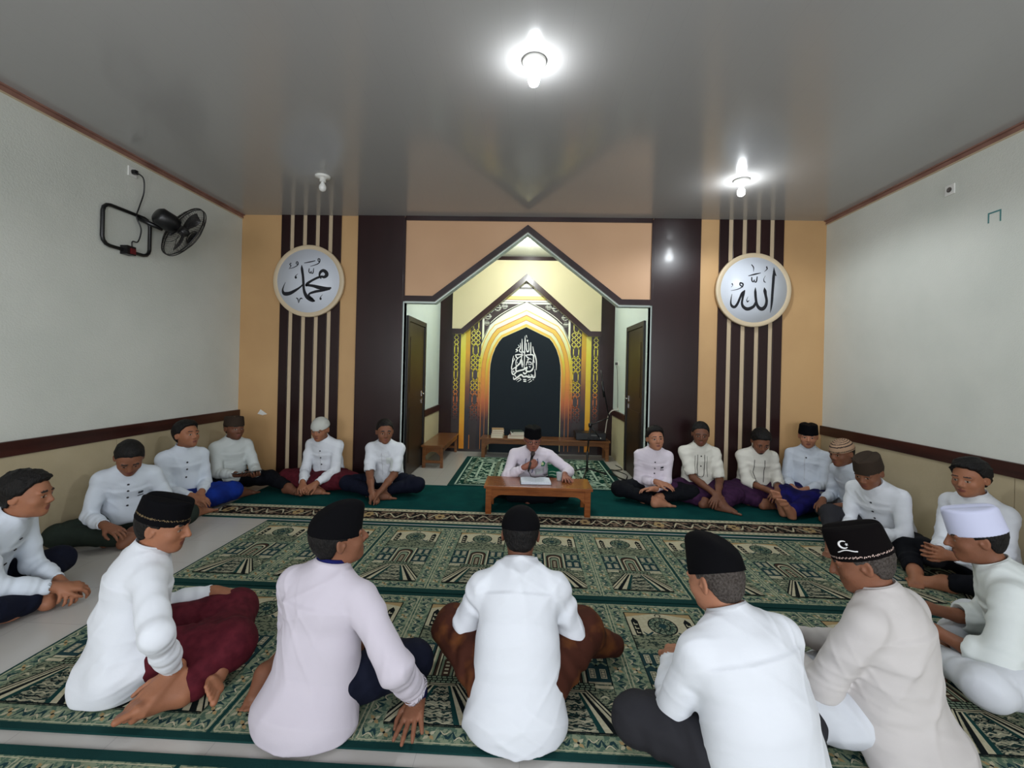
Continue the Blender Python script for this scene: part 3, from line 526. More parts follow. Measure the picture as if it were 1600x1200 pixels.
bench('long_bench', -0.78, 1.38, 7.36, 7.72, 0.335, W_bench, 'long low wooden bench across the alcove end, books and amplifier on it', 'bench')
bench('side_bench', -1.57, -1.22, 6.50, 7.84, 0.335, W_bench, 'short low wooden bench along the left alcove wall', 'bench', 0.045, stretch=True)
bz = 0.335
pg = mat('book_pages', (214, 206, 184), 0.8)
def book(x, y, z, rz, sx, sy, t, col, label, name='book', grp='books on the long bench'):
    e = empty(name, (x, y, z), rz, label, 'book', grp); c = mat('cover_%d_%d_%d' % col, col, 0.45)
    b_ = MB(); b_.box((-sx / 2 + 0.004, -sy / 2 + 0.004, 0.003), (sx / 2 - 0.004, sy / 2 - 0.002, t - 0.003), pg); b_.build('pages', e)
    b_ = MB(); b_.box((-sx / 2, -sy / 2, 0), (sx / 2, sy / 2, 0.003), c); b_.box((-sx / 2, -sy / 2, t - 0.003), (sx / 2, sy / 2, t), c); b_.box((-sx / 2, -sy / 2, 0.003), (-sx / 2 + 0.004, sy / 2, t - 0.003), c); b_.build('cover', e)
# left stack
z = bz
for i, (c, t, l) in enumerate((((176, 168, 130), 0.045, 'thick beige book at the bottom of the left stack on the bench'), ((196, 190, 168), 0.03, 'pale book second from the bottom of the left stack'), ((150, 84, 56), 0.035, 'reddish-brown book third up the left stack'), ((178, 146, 110), 0.03, 'light brown book on top of the left stack on the bench'))):
    book(-0.50, 7.52, z, 0.05 * (i - 1), 0.20, 0.26, t, c, l); z += t
z = bz
for i, (c, t, l) in enumerate((((214, 208, 190), 0.04, 'wide white book at the bottom of the middle stack on the bench'), ((120, 60, 50), 0.02, 'thin red-brown book in the middle stack'), ((210, 212, 206), 0.03, 'white book third up the middle stack on the bench'), ((52, 66, 58), 0.022, 'dark green edged book on top of the middle stack'))):
    book(-0.17, 7.53, z, 0.1 * (i - 1), 0.28 - 0.03 * i, 0.26, t, c, l); z += t
book(0.08, 7.52, bz, 0.2, 0.14, 0.2, 0.03, (220, 220, 216), 'small white booklet lying beside the middle stack')
# amplifier with its cable, mic stand
e = empty('amplifier', (1.06, 7.53, bz), 0, 'black amplifier box on the right end of the long bench', 'amplifier')
b = MB(); b.box((-0.25, -0.15, 0.012), (0.25, 0.15, 0.13), M_black); b.build('case', e, bevel=0.006)
b = MB(); b.box((-0.24, -0.158, 0.025), (0.24, -0.15, 0.12), mat('amplifier_face', (28, 29, 32), 0.4)); b.box((0.0, -0.160, 0.085), (0.10, -0.158, 0.10), mat('amplifier_display', (110, 110, 108), 0.3)); fp = b.build('front_panel', e)
for i in range(3): b = MB(); b.lathe([(0.011, 0), (0.011, 0.012), (0.009, 0.016)], M_chrome if i == 2 else M_black, 16, Matrix.Rotation(math.pi / 2, 4, 'X')); b.build('knob', fp, loc=(0.04 + i * 0.06, -0.158, 0.05))
for x in (-0.2, 0.2): b = MB(); b.box((-0.02, -0.1, 0), (0.02, 0.1, 0.012), M_black); b.build('foot', e, loc=(x, 0, 0))
def cable(name, pts, r, m, label, cat_='cable', grp=None):
    b_ = MB(); b_.tube([tuple(q) for q in spline(pts, 6)], r, m, 8); return tag(b_.build(name), label, cat_, grp)
wcab = mat('white_cable_plastic', (206, 200, 190), 0.4)
cable('power_cable', [(1.325, 7.60, 0.40), (1.335, 7.58, 0.50), (1.34, 7.5, 0.66), (1.35, 7.35, 0.80), (1.40, 7.3, 0.86), (1.49, 7.35, 0.86), (1.50, 7.45, 0.90)], 0.009, wcab, 'white cable rising from the amplifier to the alcove wall rail')
cable('thin_wire', [(1.495, 7.42, 0.88), (1.498, 7.46, 1.2), (1.490, 7.50, 1.5), (1.478, 7.52, 1.60)], 0.004, M_black, 'thin dark wire hanging from the alcove wall socket')
e = empty('wall_socket', (AR, 7.52, 1.63), 0, 'white socket with a plug on the right alcove wall', 'socket'); b = MB(); b.box((-0.012, -0.04, -0.04), (0, 0.04, 0.04), M_white); b.build('plate', e, bevel=0.003)
b = MB(); b.box((-0.05, -0.02, -0.025), (-0.012, 0.02, 0.02), mat('dark_grey_plug', (60, 60, 60), 0.4)); b.build('plug', e)
for k, pts, lb in zip((0, 1), ([(1.36, 6.1, 0.006), (1.45, 6.45, 0.006), (1.30, 6.75, 0.006), (1.20, 6.5, 0.018), (1.32, 6.2, 0.01), (1.42, 5.75, 0.01), (1.30, 5.66, 0.006)], [(1.42, 7.1, 0.006), (1.46, 6.8, 0.006), (1.28, 6.62, 0.016), (1.30, 6.3, 0.008), (1.45, 6.0, 0.006), (1.44, 5.72, 0.006)]), ('black cable on the tiles beside the rug edge, its loop nearer the camera', 'black cable from the alcove side wall, its loop farther from the camera')):
    cable('floor_cable', pts, 0.007, M_black, lb, 'cable', 'cables on the alcove floor')
e = empty('microphone_stand', (0.86, 6.30, 0.0082), 0, 'black boom microphone stand on the alcove rug behind the desk', 'microphone stand')
for a in (0.35, 2.6, 4.4): b = MB(); b.tube([(0, 0, 0.11), (0.30 * math.cos(a), 0.30 * math.sin(a), 0.012)], 0.011, M_black, 8); lg = b.build('leg', e); b = MB(); b.tube([(0.27 * math.cos(a), 0.27 * math.sin(a), 0.022), (0.31 * math.cos(a), 0.31 * math.sin(a), 0.010)], 0.014, M_black, 8); b.build('rubber_foot', lg)
b = MB(); b.tube([(0, 0, 0.06), (0, 0, 0.35)], 0.016, M_black); b.tube([(0, 0, 0.35), (0.03, 0.0, 0.72)], 0.011, M_black); b.build('pole', e)
b = MB(); b.lathe([(0.022, -0.03), (0.026, 0), (0.022, 0.03)], M_black, 12); b.build('clutch', e, loc=(0.03, 0, 0.72))
b = MB(); b.tube([(0.16, 0.0, 0.55), (0.03, 0, 0.72), (0.08, 0.02, 1.0), (-0.03 + 0.25, 0.05, 0.98)][:2] + [(0.22, 0.03, 1.02)][:0], 0.009, M_black); b.tube([(0.30, 0.03, 0.83), (0.03, 0, 0.72)], 0.008, M_black); b.build('boom_arm', e)
b = MB(); b.tube([(0.30, 0.03, 0.83), (0.22, 0.03, 1.20), (0.17, 0.03, 1.50)], 0.008, M_black); b.tube([(0.225, 0.03, 1.12), (0.19, 0.03, 1.34)], 0.017, M_black); b.build('mic_clip_arm', e)
# things on the desk
e = empty('open_book', (0.10, 4.70, DZ), 0.06, 'open white book lying on the low desk below the microphone', 'book')
b = MB()
for s_ in (-1, 1):
    n = 8; top = [(s_ * 0.155 * t, 0.024 + 0.010 * math.sin(t * math.pi * 0.9)) for t in np.linspace(0, 1, n)]
    V = [(x, y, z_) for x, z_ in top for y in (-0.10, 0.10)] + [(x, y, 0.004) for x, _ in top for y in (-0.10, 0.10)]; F = []
    for i in range(n - 1): F += [(2 * i, 2 * i + 2, 2 * i + 3, 2 * i + 1), (2 * n + 2 * i, 2 * n + 2 * i + 1, 2 * n + 2 * i + 3, 2 * n + 2 * i + 2), (2 * i, 2 * n + 2 * i, 2 * n + 2 * i + 2, 2 * i + 2), (2 * i + 1, 2 * i + 3, 2 * n + 2 * i + 3, 2 * n + 2 * i + 1)]
    F.append((2 * n - 2, 4 * n - 2, 4 * n - 1, 2 * n - 1)); b.add(V, F, mat('white_page', (222, 230, 238), 0.6, 0.3, (206, 214, 226), 90, 2, stretch=(1, 4, 1)))
b.build('pages', e)
b = MB(); b.box((-0.165, -0.108, 0), (0.165, 0.108, 0.004), mat('dark_cover', (60, 52, 56), 0.5)); b.build('cover', e)
glass = mat('clear_cup_plastic', (216, 222, 226), 0.15); glass.node_tree.nodes['Principled BSDF'].inputs['Alpha'].default_value = 0.42
b = MB(); b.lathe([(0.024, 0), (0.026, 0.004), (0.034, 0.085), (0.036, 0.088), (0.0335, 0.088), (0.024, 0.006), (0.004, 0.005)], glass, 24); o = b.build('water_cup', loc=(0.36, 4.82, DZ)); tag(o, 'small clear cup on the low desk right of the open book', 'cup')
# ceiling lamps
def lamp(x, y, zc, on, label):
    e_ = empty('ceiling_bulb', (x, y, zc), 0, label, 'lamp'); b_ = MB(); b_.lathe([(0.01, 0), (0.075, -0.001), (0.075, -0.015), (0.055, -0.025), (0.030, -0.03), (0.030, -0.06), (0.02, -0.062)], M_white, 24); b_.build('lamp_holder', e_)
    m = emis('lit_bulb_glass', (0.93, 0.97, 1.0), 130.0) if on else mat('unlit_bulb_glass', (226, 226, 222), 0.25)
    b_ = MB(); b_.lathe([(0.016, -0.055), (0.018, -0.075), (0.034, -0.105), (0.036, -0.125), (0.028, -0.148), (0.012, -0.158), (0.002, -0.16)], m, 20); b_.build('bulb', e_)
lamp(-0.01, 2.75, H, True, 'lit ceiling bulb at the top centre over the carpets'); lamp(2.06, 4.45, H, True, 'lit ceiling bulb above the right striped panel'); lamp(-2.14, 4.42, H, False, 'unlit white ceiling bulb above the left striped panel')
lamp(-0.03, 6.60, HA, True, 'lit ceiling bulb inside the alcove')
# left wall: socket, cord and fan
def socket(x, y, z_, s_, label, plug):
    e_ = empty('wall_socket', (x, y, z_), 0, label, 'socket'); b_ = MB(); b_.box((min(0, s_ * 0.012), -0.045, -0.045), (max(0, s_ * 0.012), 0.045, 0.045), M_white); b_.build('plate', e_, bevel=0.004)
    b_ = MB(); b_.lathe([(0.005, 0.0), (0.022, 0.0), (0.022, 0.004), (0.019, 0.005), (0.019, 0.001), (0.002, 0.001)], mat('socket_well', (90, 84, 80), 0.5), 20, Matrix.Translation((s_ * 0.012, 0, 0)) @ Matrix.Rotation(s_ * math.pi / 2, 4, 'Y')); b_.build('socket_well', e_)
    if plug: b_ = MB(); b_.box((0.013, -0.016, -0.02), (0.05, 0.016, 0.016), M_black); b_.build('plug', e_)
socket(XL, 4.0, 3.26, 1, 'white wall socket with a black plug above the wall fan', True); socket(XR, 3.99, 3.15, -1, 'square wall socket high on the right wall', False)
cable('fan_cord', [(XL + 0.05, 4.0, 3.255), (XL + 0.07, 4.05, 3.22), (XL + 0.05, 4.08, 3.1), (XL + 0.035, 4.05, 2.95), (XL + 0.03, 4.03, 2.85), (XL + 0.05, 4.06, 2.74), (XL + 0.04, 4.04, 2.62), (XL + 0.04, 3.98, 2.60), (XL + 0.03, 4.0, 2.50)], 0.006, M_black, 'thin black cord hanging from the socket to the wall fan')
e = empty('wall_fan', (XL, 3.93, 2.68), 0, 'black caged fan on a bent tube bracket on the left wall', 'fan')
def rc(y0, y1, z0, z1, x, r, sk):
    P_ = []
    for (cy, cz, a0) in ((y1 - r, z1 - r, 0), (y0 + r, z1 - r, 90), (y0 + r, z0 + r, 180), (y1 - r, z0 + r, 270)):
        for t in (0, 30, 60, 90): a = math.radians(a0 + t); yy = cy + r * math.cos(a); P_.append((x, yy, cz + r * math.sin(a) + sk * (yy - y0)))
    return P_
b = MB(); b.tube(rc(-0.22, 0.26, -0.17, 0.19, 0.02, 0.07, 0.0), 0.016, M_black, 10, closed=True); b.build('bracket', e)
b = MB(); b.box((0.0, -0.03, -0.21), (0.07, 0.06, -0.13), M_black); sb = b.build('switch_box', e); b = MB(); b.box((0.068, 0.0, -0.20), (0.08, 0.05, -0.15), mat('dark_red_switch', (96, 12, 18), 0.4)); b.build('red_switch', sb)
fr = Matrix.Translation((0.27, 0.36, 0.12)) @ Vector((0.30, 0.79, -0.34)).to_track_quat('Z', 'Y').to_matrix().to_4x4()
b = MB(); b.tube([(0.02, 0.14, 0.17), (0.10, 0.17, 0.13), (0.17, 0.24, 0.10)], 0.022, M_black); b.build('arm', e)
b = MB(); b.lathe([(0.01, -0.26), (0.06, -0.255), (0.085, -0.23), (0.09, -0.12), (0.075, -0.07), (0.03, -0.06)], M_black, 24, fr); b.build('motor_housing', e)
b = MB(); RC = 0.28
def circ(r, z_): return [fr @ Vector((r * math.cos(a), r * math.sin(a), z_)) for a in np.linspace(0, 2 * math.pi, 36, endpoint=False)]
b.tube(circ(RC, 0.0), 0.006, M_black, 6, True); b.tube(circ(RC, 0.02), 0.005, M_black, 6, True); b.tube(circ(0.07, 0.09), 0.004, M_black, 6, True); b.tube(circ(0.19, 0.067), 0.0025, M_black, 5, True); b.tube(circ(0.17, -0.055), 0.0025, M_black, 5, True)
for k in range(60):
    a = 2 * math.pi * k / 60; c_, s_ = math.cos(a), math.sin(a)
    b.tube([fr @ Vector((r * c_, r * s_, z_)) for r, z_ in ((0.04, 0.095), (0.12, 0.088), (0.20, 0.062), (0.25, 0.03), (RC, 0.0))], 0.0015, M_black, 4, cap=False)
    b.tube([fr @ Vector((r * c_, r * s_, z_)) for r, z_ in ((0.07, -0.07), (0.15, -0.06), (0.22, -0.04), (RC, 0.0))], 0.0015, M_black, 4, cap=False)
b.build('cage', e)
b = MB(); bl = mat('smoky_fan_blade', (44, 42, 42), 0.4); b.lathe([(0.01, -0.03), (0.045, -0.025), (0.045, 0.03), (0.03, 0.05), (0.002, 0.055)], bl, 20, fr)
for k in range(3):
    V = []; n = 8
    for i in range(n + 1):
        t = i / n; r = 0.035 + 0.19 * t; w_ = 0.35 + 0.75 * math.sin(math.pi * min(t * 0.8 + 0.1, 1)); 
        for j, sgn in enumerate((-1, 1)): a = 2.094 * k + sgn * w_ * 0.5 + 0.3 * t; V.append(fr @ Vector((r * math.cos(a), r * math.sin(a), sgn * 0.022 * (1 - 0.4 * t))))
    b.add(V, [(2 * i, 2 * i + 1, 2 * i + 3, 2 * i + 2) for i in range(n)], bl, True)
o = b.build('blades', e); md = o.modifiers.new('solidify', 'SOLIDIFY'); md.thickness = 0.003
b = MB(); b.lathe([(0.002, 0.10), (0.05, 0.098), (0.052, 0.092), (0.01, 0.09)], M_black, 20, fr); b.build('badge', e)
# small marks on the walls
b = MB(); tm = mat('teal_tape', (60, 120, 120), 0.6)
b.box((-0.002, -0.05, 0.05), (0, 0.05, 0.062), tm); b.box((-0.002, -0.05, -0.03), (0, -0.04, 0.05), tm); b.box((-0.002, 0.04, -0.02), (0, 0.05, 0.05), tm)
tag(b.build('wall_tape', loc=(XR, 3.62, 2.77)), 'small teal outline mark high on the right wall', 'mark')
b = MB(); b.poly = None; b.add([(x, YF - 0.0012, z_) for x, z_ in ((-3.50, 0.84), (-3.46, 0.90), (-3.40, 0.86), (-3.37, 0.84), (-3.43, 0.825))], [(0, 1, 2, 3, 4)], M_white)
b.add([(x, YF, z_) for x, z_ in ((-3.50, 0.84), (-3.46, 0.90), (-3.40, 0.86), (-3.37, 0.84), (-3.43, 0.825))], [(4, 3, 2, 1, 0)], M_white); tag(b.build('sticker_scrap'), 'torn white sticker scrap low on the tan wall at left', 'sticker')
# ---------------------------------------------------------------- sculpting people: signed distance fields -> smooth meshes
def nrm(v): v = np.asarray(v, float); return v / (np.linalg.norm(v) + 1e-12)
def V3(*a): return np.array(a, float)
class SDF:
    """list of soft-blended volumes; add(), cut() and clip() in order, then mesh() by surface nets on a sparse grid"""
    def __init__(s): s.ops = []; s.disp = None; s.bb = []
    def _a(s, f, mode, k, c=None, r=0):
        s.ops.append((f, mode, k))
        if mode == 'u' and c is not None: s.bb.append((np.asarray(c) - r, np.asarray(c) + r))
    def cone(s, a, b, ra, rb, k=0.02, mode='u', wave=None):
        a = np.asarray(a, float); b = np.asarray(b, float); ba = b - a; L2 = float(ba @ ba) + 1e-12
        def f(p):
            pa = p - a; t = np.clip(pa @ ba / L2, 0, 1); r = ra + (rb - ra) * t
            if wave is not None:
                amp, n, ph = wave; r = r + amp * np.sin(t * n * 6.283 + ph + 1.3 * np.sin(pa[:, 0] * 37 + pa[:, 2] * 29 + ph))
            return np.sqrt(((pa - t[:, None] * ba) ** 2).sum(1)) - r
        s._a(f, mode, k, (a + b) / 2, math.sqrt(L2) / 2 + max(ra, rb) + 0.02)
    def ell(s, c, r, R=None, k=0.02, mode='u'):
        c = np.asarray(c, float); r = np.asarray(r, float); M = np.eye(3) if R is None else np.asarray(R)
        def f(p):
            q = (p - c) @ M; k0 = np.sqrt(((q / r) ** 2).sum(1)); k1 = np.sqrt(((q / (r * r)) ** 2).sum(1)) + 1e-9
            return k0 * (k0 - 1) / k1
        s._a(f, mode, k, c, r.max() + 0.01)
    def ecyl(s, a, b, ra, rb, X, k=0.03, mode='u'):
        """elliptical limb: ra/rb = (half width along X, half depth) at each end"""
        a = np.asarray(a, float); b = np.asarray(b, float); Z = nrm(b - a); L = np.linalg.norm(b - a); X = nrm(X - Z * (X @ Z)); Y = np.cross(Z, X)
        def f(p):
            q = p - a; z = q @ Z; t = np.clip(z / L, 0, 1); rx = ra[0] + (rb[0] - ra[0]) * t; ry = ra[1] + (rb[1] - ra[1]) * t
            dz = z - t * L; m = np.minimum(rx, ry)
            x_, y_, z_ = (q @ X) / rx, (q @ Y) / ry, dz / m; k0 = np.sqrt(x_ * x_ + y_ * y_ + z_ * z_); k1 = np.sqrt((x_ / rx) ** 2 + (y_ / ry) ** 2 + (z_ / m) ** 2) + 1e-9
            return k0 * (k0 - 1) / k1
        s._a(f, mode, k, (a + b) / 2, L / 2 + max(max(ra), max(rb)) + 0.01)
    def plane(s, n, c, k=0.01):
        n = nrm(n); s._a(lambda p: p @ n - c, 'i', k)          # keeps n.p < c
    def fn(s, f, mode='i', k=0.0): s._a(f, mode, k)
    def _eval(s, p, ops):
        d = None
        for f, mode, k in ops:
            v = f(p)
            if mode == 'u':
                if d is None: d = v
                elif k > 0: h = np.maximum(k - np.abs(d - v), 0) / k; d = np.minimum(d, v) - h * h * k * 0.25
                else: d = np.minimum(d, v)
            else:
                if d is None: d = np.full(len(p), 9.0)
                if mode == 's': v = -v
                if k > 0: h = np.maximum(k - np.abs(d - v), 0) / k; d = np.maximum(d, v) + h * h * k * 0.25
                else: d = np.maximum(d, v)
        return d
    def at(s, p):
        p = np.atleast_2d(p); d = s._eval(p, s.ops)
        return d + s.disp(p) if s.disp is not None else d
    def mesh(s, h):
        B = 8; lo = np.min([b_[0] for b_ in s.bb], 0) - 3 * h; hi = np.max([b_[1] for b_ in s.bb], 0) + 3 * h
        nb = np.ceil((hi - lo) / (h * B)).astype(int); g = np.stack(np.meshgrid(*[np.arange(n) for n in nb], indexing='ij'), -1).reshape(-1, 3)
        cen = lo + (g + 0.5) * h * B; R = h * B * 0.87 + 0.004
        U = [i for i, o in enumerate(s.ops) if o[1] == 'u']; DU = np.stack([s.ops[i][0](cen) for i in U], 1); dm = DU.min(1)
        m = (dm < R * 1.5 + 0.03) ; full = np.full(len(g), 9.0); full[m] = s.at(cen[m]); act = np.abs(full) < R * 1.35 + 0.006
        g = g[act]; cen = cen[act]; DU = DU[act]; dm = dm[act]; n = len(g)
        rel = np.ones((n, len(s.ops)), bool)
        for c, i in enumerate(U): rel[:, i] = DU[:, c] < dm + 2 * R + s.ops[i][2] + 0.02
        off = np.stack(np.meshgrid(*[np.arange(B + 1)] * 3, indexing='ij'), -1).reshape(-1, 3) * h; base = lo + g * h * B
        D = np.empty((n, (B + 1) ** 3)); 
        key = np.packbits(rel, axis=1); _, inv = np.unique(key, axis=0, return_inverse=True); inv = inv.ravel(); order = np.argsort(inv, kind='stable'); cuts = np.flatnonzero(np.diff(inv[order])) + 1
        for grp in np.split(order, cuts):
            ops = [o for j, o in enumerate(s.ops) if rel[grp[0], j]]
            for q in range(0, len(grp), 400):
                gg = grp[q:q + 400]; p = (base[gg][:, None, :] + off[None]).reshape(-1, 3); D[gg] = s._eval(p, ops).reshape(len(gg), -1)
        if s.disp is not None:
            for q in range(0, n, 800): 
                p = (base[q:q + 800][:, None, :] + off[None]).reshape(-1, 3); D[q:q + 800] += s.disp(p).reshape(-1, (B + 1) ** 3)
        D = D.reshape(n, B + 1, B + 1, B + 1); S = D < 0
        cnt = sum(S[:, a:a + B, b_:b_ + B, c:c + B].astype(np.int8) for a in (0, 1) for b_ in (0, 1) for c in (0, 1)); mix = (cnt > 0) & (cnt < 8)
        bi, ci, cj, ck = np.nonzero(mix); cell = g[bi] * B + np.stack([ci, cj, ck], 1)
        acc = np.zeros((len(bi), 3)); num = np.zeros(len(bi))
        for ax in range(3):
            for u_ in (0, 1):
                for v_ in (0, 1):
                    o0 = [0, 0, 0]; oth = [a for a in range(3) if a != ax]; o0[oth[0]] = u_; o0[oth[1]] = v_; o1 = list(o0); o1[ax] = 1
                    d0 = D[bi, ci + o0[0], cj + o0[1], ck + o0[2]]; d1 = D[bi, ci + o1[0], cj + o1[1], ck + o1[2]]; cr = (d0 < 0) != (d1 < 0)
                    t = np.where(cr, d0 / np.where(cr, d0 - d1, 1), 0); pos = np.tile(np.array(o0, float), (len(bi), 1)); pos[:, ax] = t; acc[cr] += pos[cr]; num[cr] += 1
        P = lo + (cell + acc / np.maximum(num, 1)[:, None]) * h
        N = np.array([1, 1 << 20, 1 << 40], dtype=np.int64); ids = (cell.astype(np.int64) + 2) @ N; so = np.argsort(ids); sid = ids[so]
        def look(c):
            q = (c.astype(np.int64) + 2) @ N; k = np.clip(np.searchsorted(sid, q), 0, len(sid) - 1); return np.where(sid[k] == q, so[k], -1)
        F = []
        for ax in range(3):
            sl1 = [slice(0, B)] * 3; sl1[ax] = slice(1, B + 1); A = S[:, :B, :B, :B]; C_ = S[(slice(None),) + tuple(sl1)]
            eb, ei, ej, ek = np.nonzero(A != C_); c0 = g[eb] * B + np.stack([ei, ej, ek], 1); fl = A[eb, ei, ej, ek]
            y_, z_ = [(1, 2), (2, 0), (0, 1)][ax]; dy = np.zeros(3, int); dz = np.zeros(3, int); dy[y_] = 1; dz[z_] = 1
            q = np.stack([look(c0), look(c0 - dy), look(c0 - dy - dz), look(c0 - dz)], 1); ok = (q >= 0).all(1); q = q[ok]; fl = fl[ok]; q[~fl] = q[~fl][:, ::-1]; F.append(q)
        return P, np.concatenate(F)
def keep_big(P, F, minfrac=0.02):
    """drops stray islands"""
    lab = np.arange(len(P))
    for _ in range(200):
        m = lab[F].min(1); new = lab.copy(); 
        for c in range(4): np.minimum.at(new, F[:, c], m)
        new = new[new]; new = new[new]
        if (new == lab).all(): break
        lab = new
    u, c = np.unique(lab, return_counts=True); good = set(u[c > minfrac * len(P)]); ok = np.isin(lab, list(good)); idx = np.cumsum(ok) - 1; F = F[ok[F[:, 0]]]
    return P[ok], idx[F]
def mesh_obj(name, P, F, mats_, mi=None, parent=None):
    me = bpy.data.meshes.new(name); me.vertices.add(len(P)); me.vertices.foreach_set('co', P.astype(np.float32).ravel()); me.loops.add(F.size); me.loops.foreach_set('vertex_index', F.ravel().astype(np.int32))
    me.polygons.add(len(F)); me.polygons.foreach_set('loop_start', np.arange(0, F.size, 4, dtype=np.int32)); me.polygons.foreach_set('loop_total', np.full(len(F), 4, dtype=np.int32))
    for m in mats_: me.materials.append(m)
    if mi is not None: me.polygons.foreach_set('material_index', mi.astype(np.int32))
    me.polygons.foreach_set('use_smooth', np.ones(len(F), bool)); me.update(calc_edges=True); me.validate()
    o = bpy.data.objects.new(name, me); COL.objects.link(o)
    if parent is not None: o.parent = parent
    return o
def rotm(yaw=0, pitch=0, roll=0):
    """columns = right, forward, up; yaw + = to own left, pitch + = look down, roll + = tilt to own right (degrees)"""
    return np.array(Matrix.Rotation(math.radians(yaw), 3, 'Z') @ Matrix.Rotation(math.radians(-pitch), 3, 'X') @ Matrix.Rotation(math.radians(roll), 3, 'Y'))
def ik(S, W, a, b_, pole):
    d = W - S; L = np.linalg.norm(d)
    if L > (a + b_) * 0.995: W = S + d / L * (a + b_) * 0.995; d = W - S; L = np.linalg.norm(d)
    x = (a * a - b_ * b_ + L * L) / (2 * L); h_ = math.sqrt(max(a * a - x * x, 0)); u = d / L; pole = nrm(np.asarray(pole, float) - u * (np.asarray(pole, float) @ u))
    return S + u * x + pole * h_, W
def hand(s, W, d, n, side, curl=0.5, spread=0.12, thumb=0.6, sc=1.0):
    """W wrist, d pointing direction, n palm normal, side +1 right / -1 left (thumb side = side * cross)"""
    d = nrm(d); n = nrm(n - d * (n @ d)); t = np.cross(n, d) * side    # towards the thumb
    t = nrm(t); K = []
    for i, (w_, l_) in enumerate(((0.030, 0.088), (0.010, 0.092), (-0.011, 0.087), (-0.030, 0.078))):
        kp = W + (t * w_ + d * l_) * sc; K.append(kp); s.cone(W + t * w_ * 0.5 * sc + d * 0.008, kp, 0.0165 * sc, 0.0115 * sc, 0.012)
    s.cone(W - d * 0.03, W + d * 0.03, 0.024 * sc, 0.020 * sc, 0.02)
    for i, L in enumerate((0.072, 0.080, 0.075, 0.058)):
        c = curl if not isinstance(curl, (list, tuple)) else curl[i]
        a = (1.5 - i) * spread; dd = nrm(d * math.cos(a) + t * math.sin(a)); p0 = K[i]; ang = 0
        for j, (f, r0, r1) in enumerate(((0.45, 0.0098, 0.0088), (0.30, 0.0088, 0.0080), (0.25, 0.0080, 0.0068))):
            ang += c * (0.75 if j == 0 else 0.95); q = p0 + (dd * math.cos(ang) + n * math.sin(ang)) * L * f * sc; s.cone(p0, q, r0 * sc, r1 * sc, 0.004); p0 = q
    a0 = W + (t * 0.022 + d * 0.02 + n * 0.004) * sc; q = a0 + nrm(t * 0.75 + d * 0.75 + n * 0.35 * thumb) * 0.042 * sc; s.cone(a0, q, 0.0165 * sc, 0.0115 * sc, 0.012)
    q2 = q + nrm(t * (0.5 - 0.4 * thumb) + d * 0.9 + n * 0.5 * thumb) * 0.032 * sc; s.cone(q, q2, 0.0108 * sc, 0.0092 * sc, 0.005); q3 = q2 + nrm(t * (0.3 - 0.5 * thumb) + d + n * 0.5 * thumb) * 0.026 * sc; s.cone(q2, q3, 0.0092 * sc, 0.0075 * sc, 0.004)
def foot(s, A, T, up, sc=1.0):
    """A ankle, T tip of the big toe, up = towards the instep"""
    d = nrm(T - A); up = nrm(up - d * (up @ d)); sd = np.cross(d, up); L = np.linalg.norm(T - A)
    heel = A - d * 0.035 - up * 0.035; ball = A + d * L * 0.66 - up * 0.040
    s.cone(heel, A, 0.030, 0.034, 0.03); s.cone(heel, A + d * L * 0.4 - up * 0.032, 0.030, 0.030, 0.03); s.cone(A + up * 0.0, ball + up * 0.012, 0.034, 0.022, 0.03)
    s.cone(ball + sd * 0.024, ball - sd * 0.024, 0.020, 0.018, 0.02)
    for i, (o, l_, r) in enumerate(((0.030, 0.34, 0.0125), (0.010, 0.33, 0.0090), (-0.006, 0.30, 0.0086), (-0.021, 0.27, 0.0082), (-0.034, 0.23, 0.0078))):
        p0 = ball + sd * o * 0.9; q = ball + sd * o + d * L * l_ * 0.9 - up * 0.004; s.cone(p0, q, r * 1.05, r, 0.006)
SKIN = {}
def skin(c): 
    if c not in SKIN: SKIN[c] = mat('skin_%d_%d_%d' % c, c, 0.55, 0.35, tuple(int(v * 0.9) for v in c), 9, 3, 0.12, 220, sss=0.12)
    return SKIN[c]
M_hair = mat('black_hair', (8, 7, 7), 0.6, 0.25, (20, 17, 16), 60, 3, 0.8, 180, (1, 1, 0.35))
M_grey = mat('greying_hair', (52, 46, 42), 0.7, 0.2, (82, 76, 72), 140, 3, 0.8, 200)
M_lip = mat('lips', (118, 66, 56), 0.5); M_eye = mat('eye_white', (150, 136, 124), 0.35); M_iris = mat('iris', (20, 14, 12), 0.2); M_brow = mat('eyebrow', (24, 18, 16), 0.7)
def cloth(name, c, c2=None, **k):
    a = dict(rough=0.85, spec=0.15, bump=0.35, bscale=11); a.update(k)
    return mat(name, c, col2=c2, **a)
def folds(seed, amp, freq=18.0):
    """cloth creases: warped waves at two sizes, each only where a slow mask lets it"""
    r = np.random.default_rng(seed); W_ = []
    for i in range(9):
        d = nrm(r.normal(size=3) * np.array([0.45, 0.45, 1.0])); e = nrm(r.normal(size=3)); m = nrm(r.normal(size=3)); big = i < 5
        W_.append((d * freq * ((0.7 + 0.9 * r.random()) if big else (2.0 + 1.2 * r.random())), e * (7 if big else 15), m * (7 if big else 12), r.random(3) * 6.28, 1.0 if big else 0.45))
    def f(p):
        o = np.zeros(len(p))
        for d, e, m, ph, w_ in W_:
            a = p @ d + 1.3 * np.sin(p @ e + ph[0]) + ph[1]; s_ = np.exp(-(np.sin(a) / 0.42) ** 2); k = np.clip(np.sin(p @ m + ph[2]), 0, 1); o += w_ * (s_ - 0.25) * k * k
        return -amp * o
    return f
DET = 1.0
GS = 1.10
